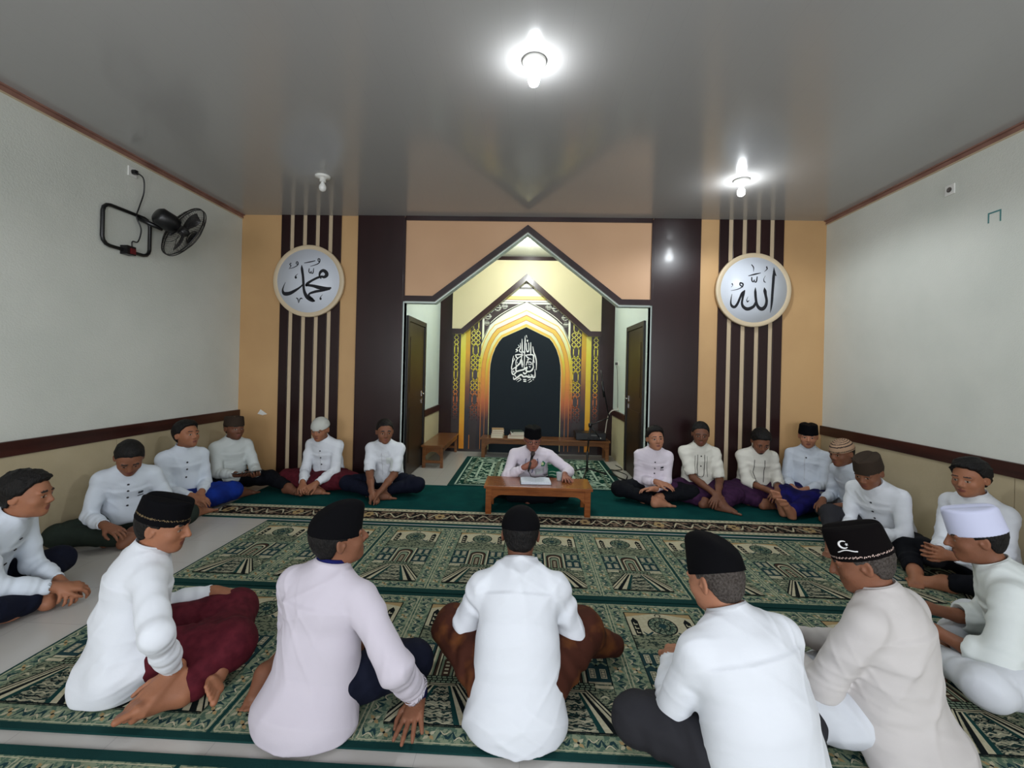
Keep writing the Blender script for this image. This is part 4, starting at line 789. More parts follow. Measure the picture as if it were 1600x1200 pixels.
def person(label, loc, rz, **o):
    """one seated man. Local frame: +Y is where he faces, +X his right, Z up, origin on the floor under the pelvis."""
    g = lambda k, d=None: o.get(k, d)
    sc = g('scale', 0.97); near = g('near', False); h = (0.0045 if near else 0.0062) * DET; seed = g('seed', abs(hash(label)) % 1000)
    seed = sum(ord(c) * (i + 3) for i, c in enumerate(label)) % 9973
    fat = g('fat', 1.0); X = V3(1, 0, 0)
    # spine
    lean = math.radians(g('lean', 12)); bend = math.radians(g('bend', 14)); side = math.radians(g('side', 0)); z0 = g('z0', 0.115)
    def u_(a, f=1.0): return nrm(V3(math.tan(side) * f, math.sin(a), math.cos(a)))
    ss = sc * (0.805 if near else 0.885); p0 = V3(0, 0, z0); p1 = p0 + 0.17 * ss * u_(lean); p2 = p1 + 0.20 * ss * u_(lean + bend * 0.6); p3 = p2 + 0.135 * ss * u_(lean + bend)
    tw = math.radians(g('twist', 0)); XT = V3(math.cos(tw), math.sin(tw), -math.sin(side) * 0.8); XT = nrm(XT); U = nrm(p3 - p2); FT = np.cross(U, XT)
    XM = nrm(X + XT)
    shw = g('shw', 0.150) * sc * (1 + 0.3 * (fat - 1)); sh = {}
    for s_, k in ((1, 'R'), (-1, 'L')): sh[k] = p3 - 0.072 * U * sc + XT * s_ * shw + V3(0, 0, g('shz' + k, 0)) + FT * g('shy' + k, 0.0)
    # head
    hy, hp, hr = g('head', (0, 10, 0)); RH = rotm(hy + g('twist', 0), hp, hr); nk = nrm(U * 0.55 + V3(0, 0, 0.45) + RH[:, 1] * 0.15 - RH[:, 1] * 0.0)
    hc = p3 + nk * 0.074 * sc + RH[:, 2] * 0.060 + RH[:, 1] * 0.022 + V3(*g('hoff', (0, 0, 0)))
    HP = lambda x, y, z_: hc + RH @ V3(x, y, z_)
    hs = g('hs', 0.95 if near else 1.03)
    # arms
    arms = {}
    for k, s_ in (('R', 1), ('L', -1)):
        W = V3(*g('w' + k, (s_ * 0.10, 0.34, 0.20))) / GS; E_, W = ik(sh[k], W, 0.27 * sc, 0.24 * sc, g('pole' + k, (s_ * 0.45, -0.5, -1.0))); arms[k] = (E_, W)
    # legs
    legs = {}
    for k, s_ in (('R', 1), ('L', -1)):
        lg = g('leg' + k); 
        if lg is None: lg = {'R': ((0.40, 0.21, 0.13), (0.00, 0.38, 0.060), (-0.19, 0.31, 0.035)), 'L': ((-0.40, 0.21, 0.13), (-0.04, 0.28, 0.075), (0.17, 0.29, 0.05))}[k]
        K, A, T = [V3(*q) / GS for q in lg]; legs[k] = (V3(s_ * 0.085, 0.0, z0 + 0.0), K, A, T)
    # ---- body: one continuous skin surface
    S = SDF(); t_ = 0.78
    S.ecyl(p0, p1, (0.135 * t_, 0.10 * t_), (0.125 * t_, 0.09 * t_), XM, 0.03); S.ecyl(p1, p2, (0.125 * t_, 0.09 * t_), (0.145 * t_, 0.10 * t_), XM, 0.03); S.ecyl(p2, p3 - U * 0.05, (0.145 * t_, 0.10 * t_), (0.12 * t_, 0.07 * t_), XT, 0.03)
    S.cone(p3 - U * 0.03, HP(0, -0.018, -0.055), 0.056, 0.052, 0.03)
    for k, s_ in (('R', 1), ('L', -1)):
        E_, W = arms[k]; short = g('sleeve', 'long') == 'short'; a_ = 1.0 if short else 0.72
        S.cone(p3 - U * 0.04, sh[k], 0.045, 0.045 * a_, 0.03); S.cone(sh[k], E_, 0.047 * a_, 0.037 * a_ if not short else 0.038, 0.02); S.cone(E_, E_ * 0.55 + W * 0.45, 0.037 * (a_ if not short else 1), 0.037 * (0.85 if not short else 1), 0.02); S.cone(E_ * 0.55 + W * 0.45, W, 0.036 * (0.85 if not short else 1), 0.0255, 0.015)
        hd = g('h' + k, None)
        fd = nrm(W - E_)
        if hd is None: d, n, cu, sp_, th = nrm(fd + V3(-s_ * 0.6, 0.3, -0.35)), V3(-s_ * 0.15, -0.2, -1), 0.35, 0.10, 0.5
        else: d, n, cu, sp_, th = V3(*hd[0]), V3(*hd[1]), hd[2], hd[3] if len(hd) > 3 else 0.1, hd[4] if len(hd) > 4 else 0.5
        hand(S, W + nrm(d) * 0.012, d, n, s_, cu, sp_, th, 1.0)
        H_, K, A, T = legs[k]; b_ = 0.75
        S.cone(H_, K, 0.085 * b_, 0.058 * b_, 0.03); S.cone(K, K * 0.6 + A * 0.4, 0.058 * b_, 0.050, 0.02); S.cone(K * 0.6 + A * 0.4, A, 0.050, 0.033, 0.02)
        up = g('up' + k, None); up = V3(*up) if up is not None else (K - A) * 0.3 + V3(-s_ * -0.2, -0.15, 0.6)
        foot(S, A, T, up)
    # head
    S.plane((0, 0, -1), 0.0, 0.003)
    E3 = lambda c, r, k=0.02, m='u', R=None: S.ell(HP(*[q * hs for q in c]), V3(*r) * hs, RH if R is None else RH @ R, k, m)
    E3((0, -0.012, 0.028), (0.076, 0.096, 0.088)); E3((0, 0.022, -0.020), (0.066, 0.070, 0.082), 0.03); E3((0, 0.030, -0.066), (0.050, 0.052, 0.044), 0.03); E3((0, 0.066, -0.092), (0.022, 0.020, 0.017), 0.03)
    for s_ in (-1, 1):
        E3((s_ * 0.040, 0.052, -0.028), (0.024, 0.026, 0.022), 0.02); E3((s_ * 0.030, 0.078, 0.020), (0.026, 0.012, 0.009), 0.015)
        E3((s_ * 0.031, 0.096, 0.000), (0.018, 0.014, 0.011), 0.012, 's'); E3((s_ * 0.031, 0.0735, -0.001), (0.0155, 0.013, 0.0115), 0.003)
        E3((s_ * 0.031, 0.0760, 0.008), (0.019, 0.012, 0.0045), 0.004); E3((s_ * 0.0125, 0.093, -0.034), (0.0095, 0.010, 0.008), 0.006)
        Re = np.array(Matrix.Rotation(s_ * 0.35, 3, 'Z')); E3((s_ * 0.080, -0.012, -0.004), (0.0075, 0.019, 0.032), 0.006, 'u', Re); E3((s_ * 0.087, -0.006, -0.002), (0.005, 0.011, 0.020), 0.004, 's', Re)
        E3((s_ * 0.079, 0.004, -0.006), (0.006, 0.006, 0.008), 0.004)
    S.cone(HP(0, 0.082, 0.018), HP(0, 0.106, -0.026), 0.0085 * hs, 0.0115 * hs, 0.010); E3((0, 0.090, -0.038), (0.014, 0.012, 0.007), 0.006)
    E3((0, 0.082, -0.058), (0.024, 0.014, 0.0068), 0.006); E3((0, 0.080, -0.070), (0.020, 0.014, 0.0075), 0.006); E3((0, 0.099, -0.0635), (0.022, 0.006, 0.0018), 0.002, 's')
    P, F = keep_big(*S.mesh(h)); fc = P[F].mean(1); q = (fc - hc) @ RH / hs; mi = np.zeros(len(F), int)
    def ins(c, r): return (((q - np.array(c)) / np.array(r)) ** 2).sum(1) < 1
    for s_ in (-1, 1):
        mi[ins((s_ * 0.031, 0.088, 0.0255), (0.021, 0.02, 0.0045))] = 1
        mi[ins((s_ * 0.031, 0.090, -0.001), (0.014, 0.02, 0.0060))] = 3; mi[ins((s_ * 0.031 + g('gaze', 0) * 0.006, 0.092, -0.001), (0.0065, 0.02, 0.0070))] = 4
    mi[ins((0, 0.10, -0.064), (0.024, 0.02, 0.0125))] = 2
    if g('moustache'): mi[ins((0, 0.10, -0.048), (0.022, 0.02, 0.0045))] = 1
    if g('beard'): mi[ins((0, 0.085, -0.092), (0.018, 0.03, 0.014))] = 1
    sk = skin(g('skin', (150, 104, 78)))
    root = mesh_obj('person', P, F, [sk, M_brow, M_lip, M_eye, M_iris], mi); root.location = (loc[0], loc[1], g('zf', 0.011)); root.rotation_euler = (0, 0, math.radians(rz)); root.scale = (GS,) * 3; tag(root, label, 'person')
    # ---- hair
    hk = g('hair', 'short')
    if hk:
        T_ = SDF(); gr = {'thick': 0.015, 'buzz': 0.005}.get(hk, 0.010); R0 = V3(0.076, 0.096, 0.088) + gr
        T_.ell(HP(0, -0.013 * hs - (0.006 if not g('cap') else 0), 0.031 * hs), R0 * hs, RH, 0.02); T_.ell(HP(0, -0.045 * hs, -0.01 * hs), V3(0.066, 0.055, 0.07) * hs, RH, 0.02)
        if hk == 'thick': T_.ell(HP(0, 0.022, 0.088), V3(0.074, 0.074, 0.040), RH, 0.03)
        YB_ = np.array([-0.15, -0.09, -0.045, -0.022, 0.012, 0.027, 0.050, 0.072, 0.13]) * hs; ZB_ = np.array([-0.085, -0.078, -0.055, -0.012, -0.022, 0.020, 0.052, 0.070, 0.105]) * hs
        def hl(p): q_ = (p - hc) @ RH; return (np.interp(q_[:, 1], YB_, ZB_) + 0.16 * np.abs(q_[:, 0]) * (q_[:, 1] > 0.02) + 0.0015 * np.sin(q_[:, 0] * 190) - q_[:, 2]) * 0.75
        T_.fn(hl, 'i', 0.004)
        for s_ in (-1, 1): T_.ell(HP(s_ * 0.086, 0.010, -0.018), V3(0.022, 0.032, 0.038), RH, 0.006, 's')
        nf = folds(seed + 5, 0.0020 if hk != 'thick' else 0.006, 90.0 if near else 50.0); T_.disp = (lambda p: nf(p) + np.clip((((p - hc) @ RH)[:, 1] - 0.03) * 0.10, 0, 0.008)) if not g('cap') else nf
        if g('cap'): tl = g('cap')[2] if len(g('cap')) > 2 else (0, 0); RQ = RH @ np.array(Matrix.Rotation(math.radians(-tl[0]), 3, 'X') @ Matrix.Rotation(math.radians(tl[1]), 3, 'Y')); T_.plane(RQ[:, 2], RQ[:, 2] @ (HP(0, -0.012, 0.030) + RQ[:, 2] * 0.012), 0.0)
        P, F = keep_big(*T_.mesh(h)); mesh_obj('hair', P, F, [M_grey if g('grey') else M_hair], None, root)
    # ---- cap
    ck = g('cap')
    if ck:
        kind, cm = ck[0], ck[1]; tilt = ck[2] if len(ck) > 2 else (0, 0); RC_ = RH @ np.array(Matrix.Rotation(math.radians(-tilt[0]), 3, 'X') @ Matrix.Rotation(math.radians(tilt[1]), 3, 'Y')); cc = HP(0, -0.012, 0.030)
        T_ = SDF(); ht = (ck[3] if len(ck) > 3 else 0.085) + 0.020 * (ck[0] != 'skull') * (ck[0] != 'striped')
        def capf(p, rx=0.089 * hs, ry=0.109 * hs, top=ht):
            q_ = (p - cc) @ RC_; z_ = q_[:, 2]; t = np.clip(z_ / top, 0, 1)
            nar = (0.62 if kind == 'peaked' else 0.12) * t ** (1.5 if kind == 'peaked' else 1.0); a_ = rx * (1 - nar); b2 = ry * (1 - (0.05 if kind != 'peaked' else 0.02) * t)
            k0 = np.sqrt((q_[:, 0] / a_) ** 2 + (q_[:, 1] / b2) ** 2); d = (k0 - 1) * np.minimum(a_, b2)
            tp = z_ - top + (0.0 if kind == 'peaked' else 0.010 * np.exp(-(q_[:, 0] / 0.018) ** 2)) - (0.024 if kind == 'peaked' else 0.006) * (q_[:, 1] / ry) ** 1 + 0.010 * (np.abs(q_[:, 0]) / rx) ** 2
            if kind == 'peaked': yy = np.clip((0.060 - q_[:, 1]) / (1.6 * ry), -1, 1); tp = (z_ - top * (1 - 0.72 * yy * yy)) * 0.8
            hh = 0.012 if kind != 'peaked' else 0.02; v = np.maximum(d, tp) + np.maximum(hh - np.abs(d - tp), 0) ** 2 / hh * 0.25
            return np.maximum(v, -z_ - 0.004)
        if kind in ('peci', 'peaked'): T_.ops.append((capf, 'u', 0)); T_.bb.append((cc - 0.17, cc + 0.17))
        else:
            T_.ell(cc + RC_ @ V3(0, 0, 0.0), V3(0.090, 0.110, ht + 0.014) * hs, RC_, 0.01); T_.plane(-RC_[:, 2], -RC_[:, 2] @ (cc - RC_[:, 2] * 0.004), 0.004)
        P, F = keep_big(*T_.mesh((0.004 if near else 0.005) * DET)); q = ((P[F].mean(1)) - cc) @ RC_; mi = np.zeros(len(F), int); ms = [cm]
        if kind == 'striped':
            ms = [cm, mat('dark_cap_stripe', (44, 32, 30), 0.9)]; r_ = np.hypot(q[:, 0] / 0.087, q[:, 1] / 0.107); mi[(np.abs((r_ * 6.0) % 1 - 0.5) < 0.17) & (q[:, 2] > 0.012)] = 1; mi[np.abs(q[:, 2] - 0.010) < 0.003] = 1
        if g('capband'):
            ms = [cm, g('capband')[0]]; zb, tb = g('capband')[1:3]; mi[np.abs(q[:, 2] - zb) < tb] = 1
            if len(g('capband')) > 3: an = np.arctan2(q[:, 0], q[:, 1]); mi[(mi == 1) & ((an * 14) % 1 > 0.45)] = 0
        co = mesh_obj('cap', P, F, ms, mi, root); root['_'] = 0; del root['_']
        if g('crescent'):
            b2 = MB(); wm = mat('white_cap_emblem', (230, 230, 230), 0.6); base = g('crescent')
            def onc(a, z_): return cc + RC_ @ V3(0.089 * hs * (1 - 0.12 * z_ / ht) * math.sin(a) * 1.025, 0.109 * hs * math.cos(a) * 1.025 * (1 - 0.05 * z_ / ht), z_)
            pts = [onc(base - 0.16 * math.cos(t), 0.062 + 0.013 * math.sin(t)) for t in np.linspace(0.9, 5.4, 14)]; b2.tube(pts, [0.0012 + 0.0028 * math.sin(i / 13 * 3.14) for i in range(14)], wm, 6)
            for t in range(5): b2.tube([onc(base - 0.10, 0.062), onc(base - 0.10 + 0.05 * math.cos(t * 1.2566), 0.062 + 0.005 * math.sin(t * 1.2566))], 0.0012, wm, 5)
            b2.tube([onc(base + x, 0.038 + 0.004 * math.cos(x * 9)) for x in np.linspace(-0.36, 0.30, 9)], 0.0022, wm, 6); b2.build('cap_emblem', co)
    # ---- shirt
    S = SDF(); f_ = fat; hip = g('hip', 1.0)
    S.ecyl(p0, p1, (0.166 * f_ * hip, 0.128 * f_), (0.156 * f_, 0.112 * f_), XM, 0.05); S.ecyl(p1, p2, (0.156 * f_, 0.112 * f_), (0.158 * f_, 0.110 * f_), XM, 0.05)
    S.ecyl(p2, p3 - U * 0.098, (0.157 * f_, 0.110 * f_), (0.124 * f_, 0.084), XT, 0.04)
    if g('belly'): S.ell(p1 + V3(0, 0.05, -0.02), (0.15, 0.12, 0.13), None, 0.05)
    if g('skirt', True):
        sb = g('skirtback', 0.03); S.ecyl(V3(0, -sb, 0.03), p0 + V3(0, -0.01, 0.03), (g('skw', 0.175) * hip * f_, 0.135 + sb * 0.5), (0.168 * f_ * hip, 0.13), X, 0.05)
    for pt in g('flare', ()): S.cone(V3(*pt[0]), V3(*pt[1]), pt[2], pt[3], 0.05)
    if g('hemfront', True): S.plane((0, 0.55, -0.85), 0.55 * g('hemy', 0.16) - 0.85 * 0.13, 0.015)
    for pl in g('hem', ()): S.plane(V3(*pl[0]), pl[1], 0.01)
    for k, s_ in (('R', 1), ('L', -1)):
        E_, W = arms[k]; slr = g('slr', 1.0)
        S.cone(p3 - U * 0.008, sh[k] - U * 0.002, 0.056, 0.046, 0.06)
        if g('sleeve', 'long') == 'long':
            S.cone(sh[k], E_, 0.056 * slr, 0.052 * slr, 0.03, wave=(0.0022, 1.7, seed % 7)); S.cone(E_, E_ * 0.5 + W * 0.5, 0.051 * slr, 0.046 * slr, 0.02, wave=(0.0024, 2.3, 1.0 + s_)); S.cone(E_ * 0.5 + W * 0.5, W * (1 - g('cuff', 0.06)) + E_ * g('cuff', 0.06), 0.046 * slr, 0.036 * g('cuffr', 1.0), 0.02, wave=(0.0022, 1.9, 2.0))
        elif g('sleeve') == 'mid':
            S.cone(sh[k], E_, 0.057 * slr, 0.056 * slr, 0.03, wave=(0.003, 3.0, 0.5)); S.cone(E_, E_ * 0.72 + W * 0.28, 0.055 * slr, 0.056 * slr, 0.02)
        else: S.cone(sh[k], sh[k] * 0.18 + E_ * 0.82, 0.056, 0.060, 0.03, wave=(0.002, 2.0, 0.5))
    # stand collar
    nb = p3 - U * 0.035; nt = p3 + nrm(hc - p3) * 0.034; cz = nrm(nt - nb)
    S.cone(nb, nt, 0.072, 0.0665, 0.012)
    S.fn(lambda p: np.where(np.linalg.norm((p - nt) - ((p - nt) @ cz)[:, None] * cz, axis=1) < 0.10, (p - nt) @ cz - 0.004, -9.0), 'i', 0)
    core = lambda p, r=0.057: np.maximum(np.linalg.norm((p - nt) - ((p - nt) @ cz)[:, None] * cz, axis=1) - r, -((p - nt) @ cz) - 0.035)
    S.fn(core, 's', 0.0)
    for k in 'RL':       # hollow cuffs
        E_, W = arms[k]; sl = g('sleeve', 'long'); fd = nrm(W - E_)
        if sl == 'long': e_ = W * (1 - g('cuff', 0.06)) + E_ * g('cuff', 0.06); S.cone(e_ + fd * 0.02, e_ + fd * 0.07, 0.036 * g('cuffr', 1.0), 0.06, 0.0, 's')
        elif sl == 'short': fd = nrm(E_ - sh[k]); e_ = sh[k] * 0.18 + E_ * 0.82; S.cone(e_ + fd * 0.035, e_ + fd * 0.12, 0.050, 0.10, 0.0, 's')
        else: e_ = E_ * 0.72 + W * 0.28; S.cone(e_ + fd * 0.025, e_ + fd * 0.09, 0.045, 0.09, 0.0, 's')
    S.plane((0, 0, -1), -0.002, 0.004)
    S.disp = folds(seed, g('fold', 0.0060 if near else 0.0048), g('ffreq', 15.0))
    P, F = keep_big(*S.mesh(h)); shirt = mesh_obj('shirt', P, F, [g('shirt')], None, root)
    if g('inner'):
        E_, W = arms['R']; b2 = MB(); a_ = E_ * 0.30 + W * 0.70; b2.tube([tuple(a_), tuple(a_ * 0.5 + W * 0.5), tuple(W)], [0.044, 0.041, 0.038], g('inner'), 20, cap=False); q = b2.build('undershirt_cuff', shirt); q.modifiers.new('solidify', 'SOLIDIFY').thickness = 0.003
        b2 = MB(); b2.tube([tuple(nt - cz * 0.01), tuple(nt + cz * 0.006), tuple(nt + cz * 0.022)], [0.062, 0.061, 0.059], g('inner'), 28, cap=False); q = b2.build('undershirt_collar', shirt); q.modifiers.new('solidify', 'SOLIDIFY').thickness = 0.004
    # ---- trousers or sarong
    B_ = SDF(); kind, bm_ = g('bottom'); th = 1.0 if kind == 'trousers' else 1.12
    B_.ell(p0 + V3(0, 0.0, -0.005), (0.158 * hip, 0.128, min(z0 + 0.02, 0.13)), None, 0.04)
    for k in 'RL':
        H_, K, A, T = legs[k]; tr = g('tr', 1.0); B_.cone(H_, K, 0.098 * th * tr, 0.078 * th * tr, 0.04, wave=(0.004, 3, 0.4)); e_ = g('legend' + k, g('legend', 0.80)); AA = K * (1 - e_) + A * e_
        B_.cone(K, AA, 0.074 * th * tr, 0.056 * th, 0.03, wave=(0.003, 3, 1.4)); fd = nrm(A - K)
        if kind == 'trousers': B_.cone(AA + fd * 0.04, AA + fd * 0.11, 0.045, 0.08, 0.0, 's')
    if kind == 'sarong':
        (H1, K1, A1, T1), (H2, K2, A2, T2) = legs['R'], legs['L']; mid = (K1 * 0.8 + K2 * 0.8 + A1 * 0.2 + A2 * 0.2) / 2; B_.cone(K1 * 0.72 + mid * 0.28, K2 * 0.72 + mid * 0.28, 0.062, 0.062, 0.09); B_.cone(mid * 0.75 + p0 * 0.25 - V3(0, 0, 0.02), mid - V3(0, 0, 0.02), 0.085, 0.055, 0.07)
    for pt in g('drape', ()): B_.cone(V3(*pt[0]), V3(*pt[1]), pt[2], pt[3], 0.05)
    B_.plane((0, 0, -1), -0.001, 0.004); B_.disp = folds(seed + 9, 0.005 if kind == 'sarong' else 0.0035, 17.0)
    P, F = keep_big(*B_.mesh(h * 1.1)); mesh_obj('sarong' if kind == 'sarong' else 'trousers', P, F, [bm_], None, root)
    # ---- small shirt fittings, found on the shirt front by marching onto it
    def hit(x, t, off=0.0):
        """point on the shirt front: x sideways, t = 0 waist .. 1 collar"""
        b0 = p1 * (1 - t) + (p3 - U * 0.05) * t if t > 0 else p1 + (p1 - p0) * t; c_ = b0 + XT * x; st = c_ + FT * 0.30; rr = np.linspace(0, 0.30, 121); pts = st[None] - rr[:, None] * FT[None]; v = S.at(pts); i = int(np.argmax(v < 0)); return pts[max(i - 1, 0)] + FT * (0.0035 + off)
    RF = np.stack([XT, FT, U], 1)
    if g('buttons'):
        bm2 = mat('dark_button', (30, 30, 34), 0.4)
        for t in g('buttons'):
            c_ = hit(0.0, t); b2 = MB(); Mx = Matrix.Translation(c_) @ Matrix(RF.tolist()).to_4x4() @ Matrix.Rotation(-math.pi / 2, 4, 'X'); b2.lathe([(0.001, -0.003), (0.0075, -0.003), (0.0075, 0.001), (0.001, 0.002)], bm2, 10, Mx); b2.build('button', shirt)
    if g('placket'):
        b2 = MB(); b2.tube([tuple(hit(0.012, t, -0.002)) for t in np.linspace(0.0, 1.0, 12)], 0.0018, mat('seam_thread', (196, 198, 200), 0.8), 5); b2.build('placket', shirt)  # placket line in a slightly greyer thread
    for (x, t, w_, h2, cm) in g('marks', ()):
        b2 = MB(); n = 6; V_ = [tuple(hit(x + w_ * (i / n - 0.5), t + h2 * (j / n - 0.5), -0.001)) for j in range(n + 1) for i in range(n + 1)]; b2.add(V_, [(j * (n + 1) + i, j * (n + 1) + i + 1, (j + 1) * (n + 1) + i + 1, (j + 1) * (n + 1) + i) for j in range(n) for i in range(n)], cm, True); b2.build('printed_badge' if w_ < 0.06 else 'pocket', shirt)
    for (pts, r, cm) in g('trims', ()):
        b2 = MB(); b2.tube([tuple(hit(x, t, -0.002)) for x, t in spline(pts, 5)], r, cm, 5); b2.build('embroidery', shirt)
    b2 = MB(); b2.tube([tuple(nt - cz * 0.030), tuple(nt - cz * 0.010), tuple(nt + cz * 0.010)], [0.0735, 0.0700, 0.0665], g('shirt'), 32, cap=False); q = b2.build('collar', shirt); q.modifiers.new('solidify', 'SOLIDIFY').thickness = 0.004
    if g('lapel'):
        for s_ in (-1, 1):
            b2 = MB(); L_ = [hit(s_ * x, t, 0.004) for x, t in ((0.006, 1.02), (0.058, 1.06), (0.066, 0.86), (0.030, 0.80))]; b2.add([tuple(v) for v in L_], [(0, 1, 2, 3)], g('shirt')); q = b2.build('collar_point', shirt); q.modifiers.new('solidify', 'SOLIDIFY').thickness = 0.003
            if g('lapel') != 1: b2 = MB(); b2.tube([tuple(v + FT * 0.002) for v in (L_[1], L_[2], L_[3])], 0.0035, g('lapel'), 5); b2.build('collar_trim', q)
    if g('watch'):
        E_, W = arms[g('watch')]; fd = nrm(W - E_); b2 = MB(); b2.tube([tuple(W - fd * 0.032), tuple(W - fd * 0.014)], 0.031, M_black, 20); b2.build('wristwatch', root)
    if g('glasses'):
        b2 = MB(); gm = mat('dark_spectacle_frame', (30, 18, 18), 0.3)
        for s_ in (-1, 1):
            b2.tube([HP(s_ * (0.033 + 0.023 * math.cos(a)), 0.101, -0.004 + 0.015 * math.sin(a)) for a in np.linspace(0, 6.283, 14, endpoint=False)], 0.0022, gm, 5, True); b2.tube([HP(s_ * 0.056, 0.100, 0.0), HP(s_ * 0.078, 0.05, 0.002), HP(s_ * 0.086, -0.01, 0.0)], 0.002, gm, 5)
        b2.tube([HP(-0.010, 0.104, 0.0), HP(0.010, 0.104, 0.0)], 0.002, gm, 5); b2.build('glasses', root)
    return root, dict(hc=hc, RH=RH, arms=arms, hit=hit, shirt=shirt, S=S, p3=p3)
# ---------------------------------------------------------------- the people
W1 = cloth('white_cotton', (216, 220, 226)); W2 = cloth('bluish_white_cotton', (206, 214, 224)); W3 = cloth('lilac_white_cotton', (196, 190, 200)); W4 = cloth('warm_grey_white_linen', (196, 192, 190), (188, 184, 182), scale=3)
W5 = cloth('cream_white_cotton', (214, 212, 202)); W6 = cloth('pinkish_white_uniform', (218, 210, 220)); W7 = cloth('soft_white_polyester', (206, 212, 210))
BK = cloth('black_trouser_cloth', (12, 14, 20)); NV = cloth('navy_cloth', (14, 18, 34)); OG = cloth('dark_olive_cloth', (34, 42, 36)); BL = cloth('royal_blue_sarong', (14, 44, 128), (10, 30, 96), scale=8)
MR = cloth('maroon_sarong', (66, 16, 26), (82, 24, 34), scale=30); PU = cloth('purple_sarong', (46, 24, 50), (60, 32, 62), scale=25); BR = cloth('brown_batik_sarong', (66, 34, 24), (100, 58, 30), scale=9, lo=0.5, hi=0.66)
GY = cloth('grey_trouser_cloth', (92, 92, 94)); CH = cloth('charcoal_trouser_cloth', (40, 40, 44)); IN = cloth('indigo_sarong', (24, 22, 92), (16, 14, 60), scale=10); WT = cloth('white_trouser_cloth', (200, 204, 210))
K_vel = mat('black_velvet', (7, 7, 10), 0.9, 0.1); K_knit = mat('white_knit', (196, 198, 192), 0.9, 0.2, bump=0.7, bscale=300); K_brn2 = mat('dark_brown_felt', (52, 42, 34), 0.9, 0.2, bump=0.3, bscale=200)
K_str = mat('tan_knit_cap', (168, 138, 112), 0.9, 0.2); K_wcap = mat('lilac_white_cap', (196, 200, 226), 0.7); K_emb = mat('gold_stitch', (120, 100, 66), 0.7); K_dkc = mat('dark_patterned_cap', (22, 24, 24), 0.85, 0.2, (60, 64, 56), 40, 2, lo=0.5, hi=0.56)
LOGO = mat('dark_print', (40, 44, 52), 0.7); BLKT = mat('black_embroidery', (36, 32, 30), 0.8)
SK1, SK2, SK3, SK4 = (156, 104, 76), (132, 86, 63), (176, 122, 94), (114, 73, 53)
HANDS = dict(wR=(0.05, 0.36, 0.20), wL=(-0.06, 0.34, 0.21))
BADGE = [(-0.075, 0.62, 0.030, 0.09, LOGO), (-0.075, 0.50, 0.036, 0.035, LOGO)]
# far side, left wall
person('young man in profile at the left edge, white shirt and black trousers, hands clasped', (-3.22, 2.42), -72, shirt=W2, bottom=('trousers', NV), near=False, hair='thick', lean=14, bend=26, head=(2, 4, 0), skin=SK1, buttons=(0.35, 0.7, 0.95), wR=(0.02, 0.44, 0.12), wL=(-0.05, 0.42, 0.12), cuff=0.14, hR=((-0.5, 0.8, -0.25), (-0.3, 0, -1), 0.6), hL=((0.6, 0.7, -0.35), (0.2, 0, -1), 0.7), scale=0.97)
person('man with bowed head in dark olive trousers, leaning on the left wall', (-3.44, 3.68), -134, shirt=W2, bottom=('trousers', OG), lean=8, bend=26, head=(0, 38, 0), skin=SK2, buttons=(0.25, 0.5, 0.75, 0.95), marks=BADGE, wR=(0.14, 0.40, 0.20), wL=(-0.30, 0.38, 0.16), cuff=0.10, hL=((-0.1, 0.7, -0.6), (0, -0.3, -1), 0.5), scale=1.0)
person('young man in a bright blue sarong sitting on the left, looking up and sideways', (-3.50, 4.34), -122, shirt=W2, bottom=('sarong', BL), lean=4, bend=10, head=(18, -6, 0), hair='thick', skin=SK1, buttons=(0.3, 0.6, 0.85), wR=(0.02, 0.34, 0.19), wL=(-0.08, 0.30, 0.20), scale=1.0, legendL=0.7, legendR=0.7)
tabman, TM = person('man in a black cap in the left back corner holding a dark tablet', (-3.46, 5.02), -128, shirt=W7, bottom=('trousers', BK), lean=3, bend=12, head=(8, 2, 0), cap=('peci', K_brn2, (0, 0), 0.075), skin=SK4, wR=(0.06, 0.40, 0.26), wL=(-0.14, 0.42, 0.24), hL=((0.3, 0.8, 0.0), (0.2, 0, 1), 0.6), hR=((-0.3, 0.9, 0), (-0.2, 0, 1), 0.5), legL=((-0.34, 0.30, 0.14), (-0.42, 0.62, 0.07), (-0.50, 0.84, 0.05)))
# back wall, left
person('man in a white knitted skullcap and maroon sarong, arms resting on his lap', (-2.44, 5.36), 178, shirt=W1, bottom=('sarong', MR), lean=6, bend=24, head=(0, 12, 0), cap=('skull', K_knit, (8, 0), 0.085), skin=SK1, buttons=(0.3, 0.62, 0.92), placket=1, wR=(0.09, 0.42, 0.14), wL=(-0.08, 0.42, 0.14), hR=((-0.45, 0.7, -0.35), (-0.4, 0, -0.8), 0.9), hL=((0.45, 0.7, -0.35), (0.4, 0, -0.8), 0.9), scale=1.0, fat=1.03)
person('man in a short-sleeved white shirt and black trousers, forearms on his crossed legs', (-1.66, 5.24), 182, shirt=W1, bottom=('trousers', NV), sleeve='short', lapel=1, lean=9, bend=20, head=(24, 6, 0), skin=SK2, placket=1, wR=(0.04, 0.47, 0.11), wL=(-0.05, 0.46, 0.11), hR=((-0.6, 0.5, -0.5), (0, 0.3, -1), 0.5), hL=((0.6, 0.5, -0.5), (0, 0.3, -1), 0.5), scale=1.02, marks=[(-0.075, 0.62, 0.085, 0.30, W7)])
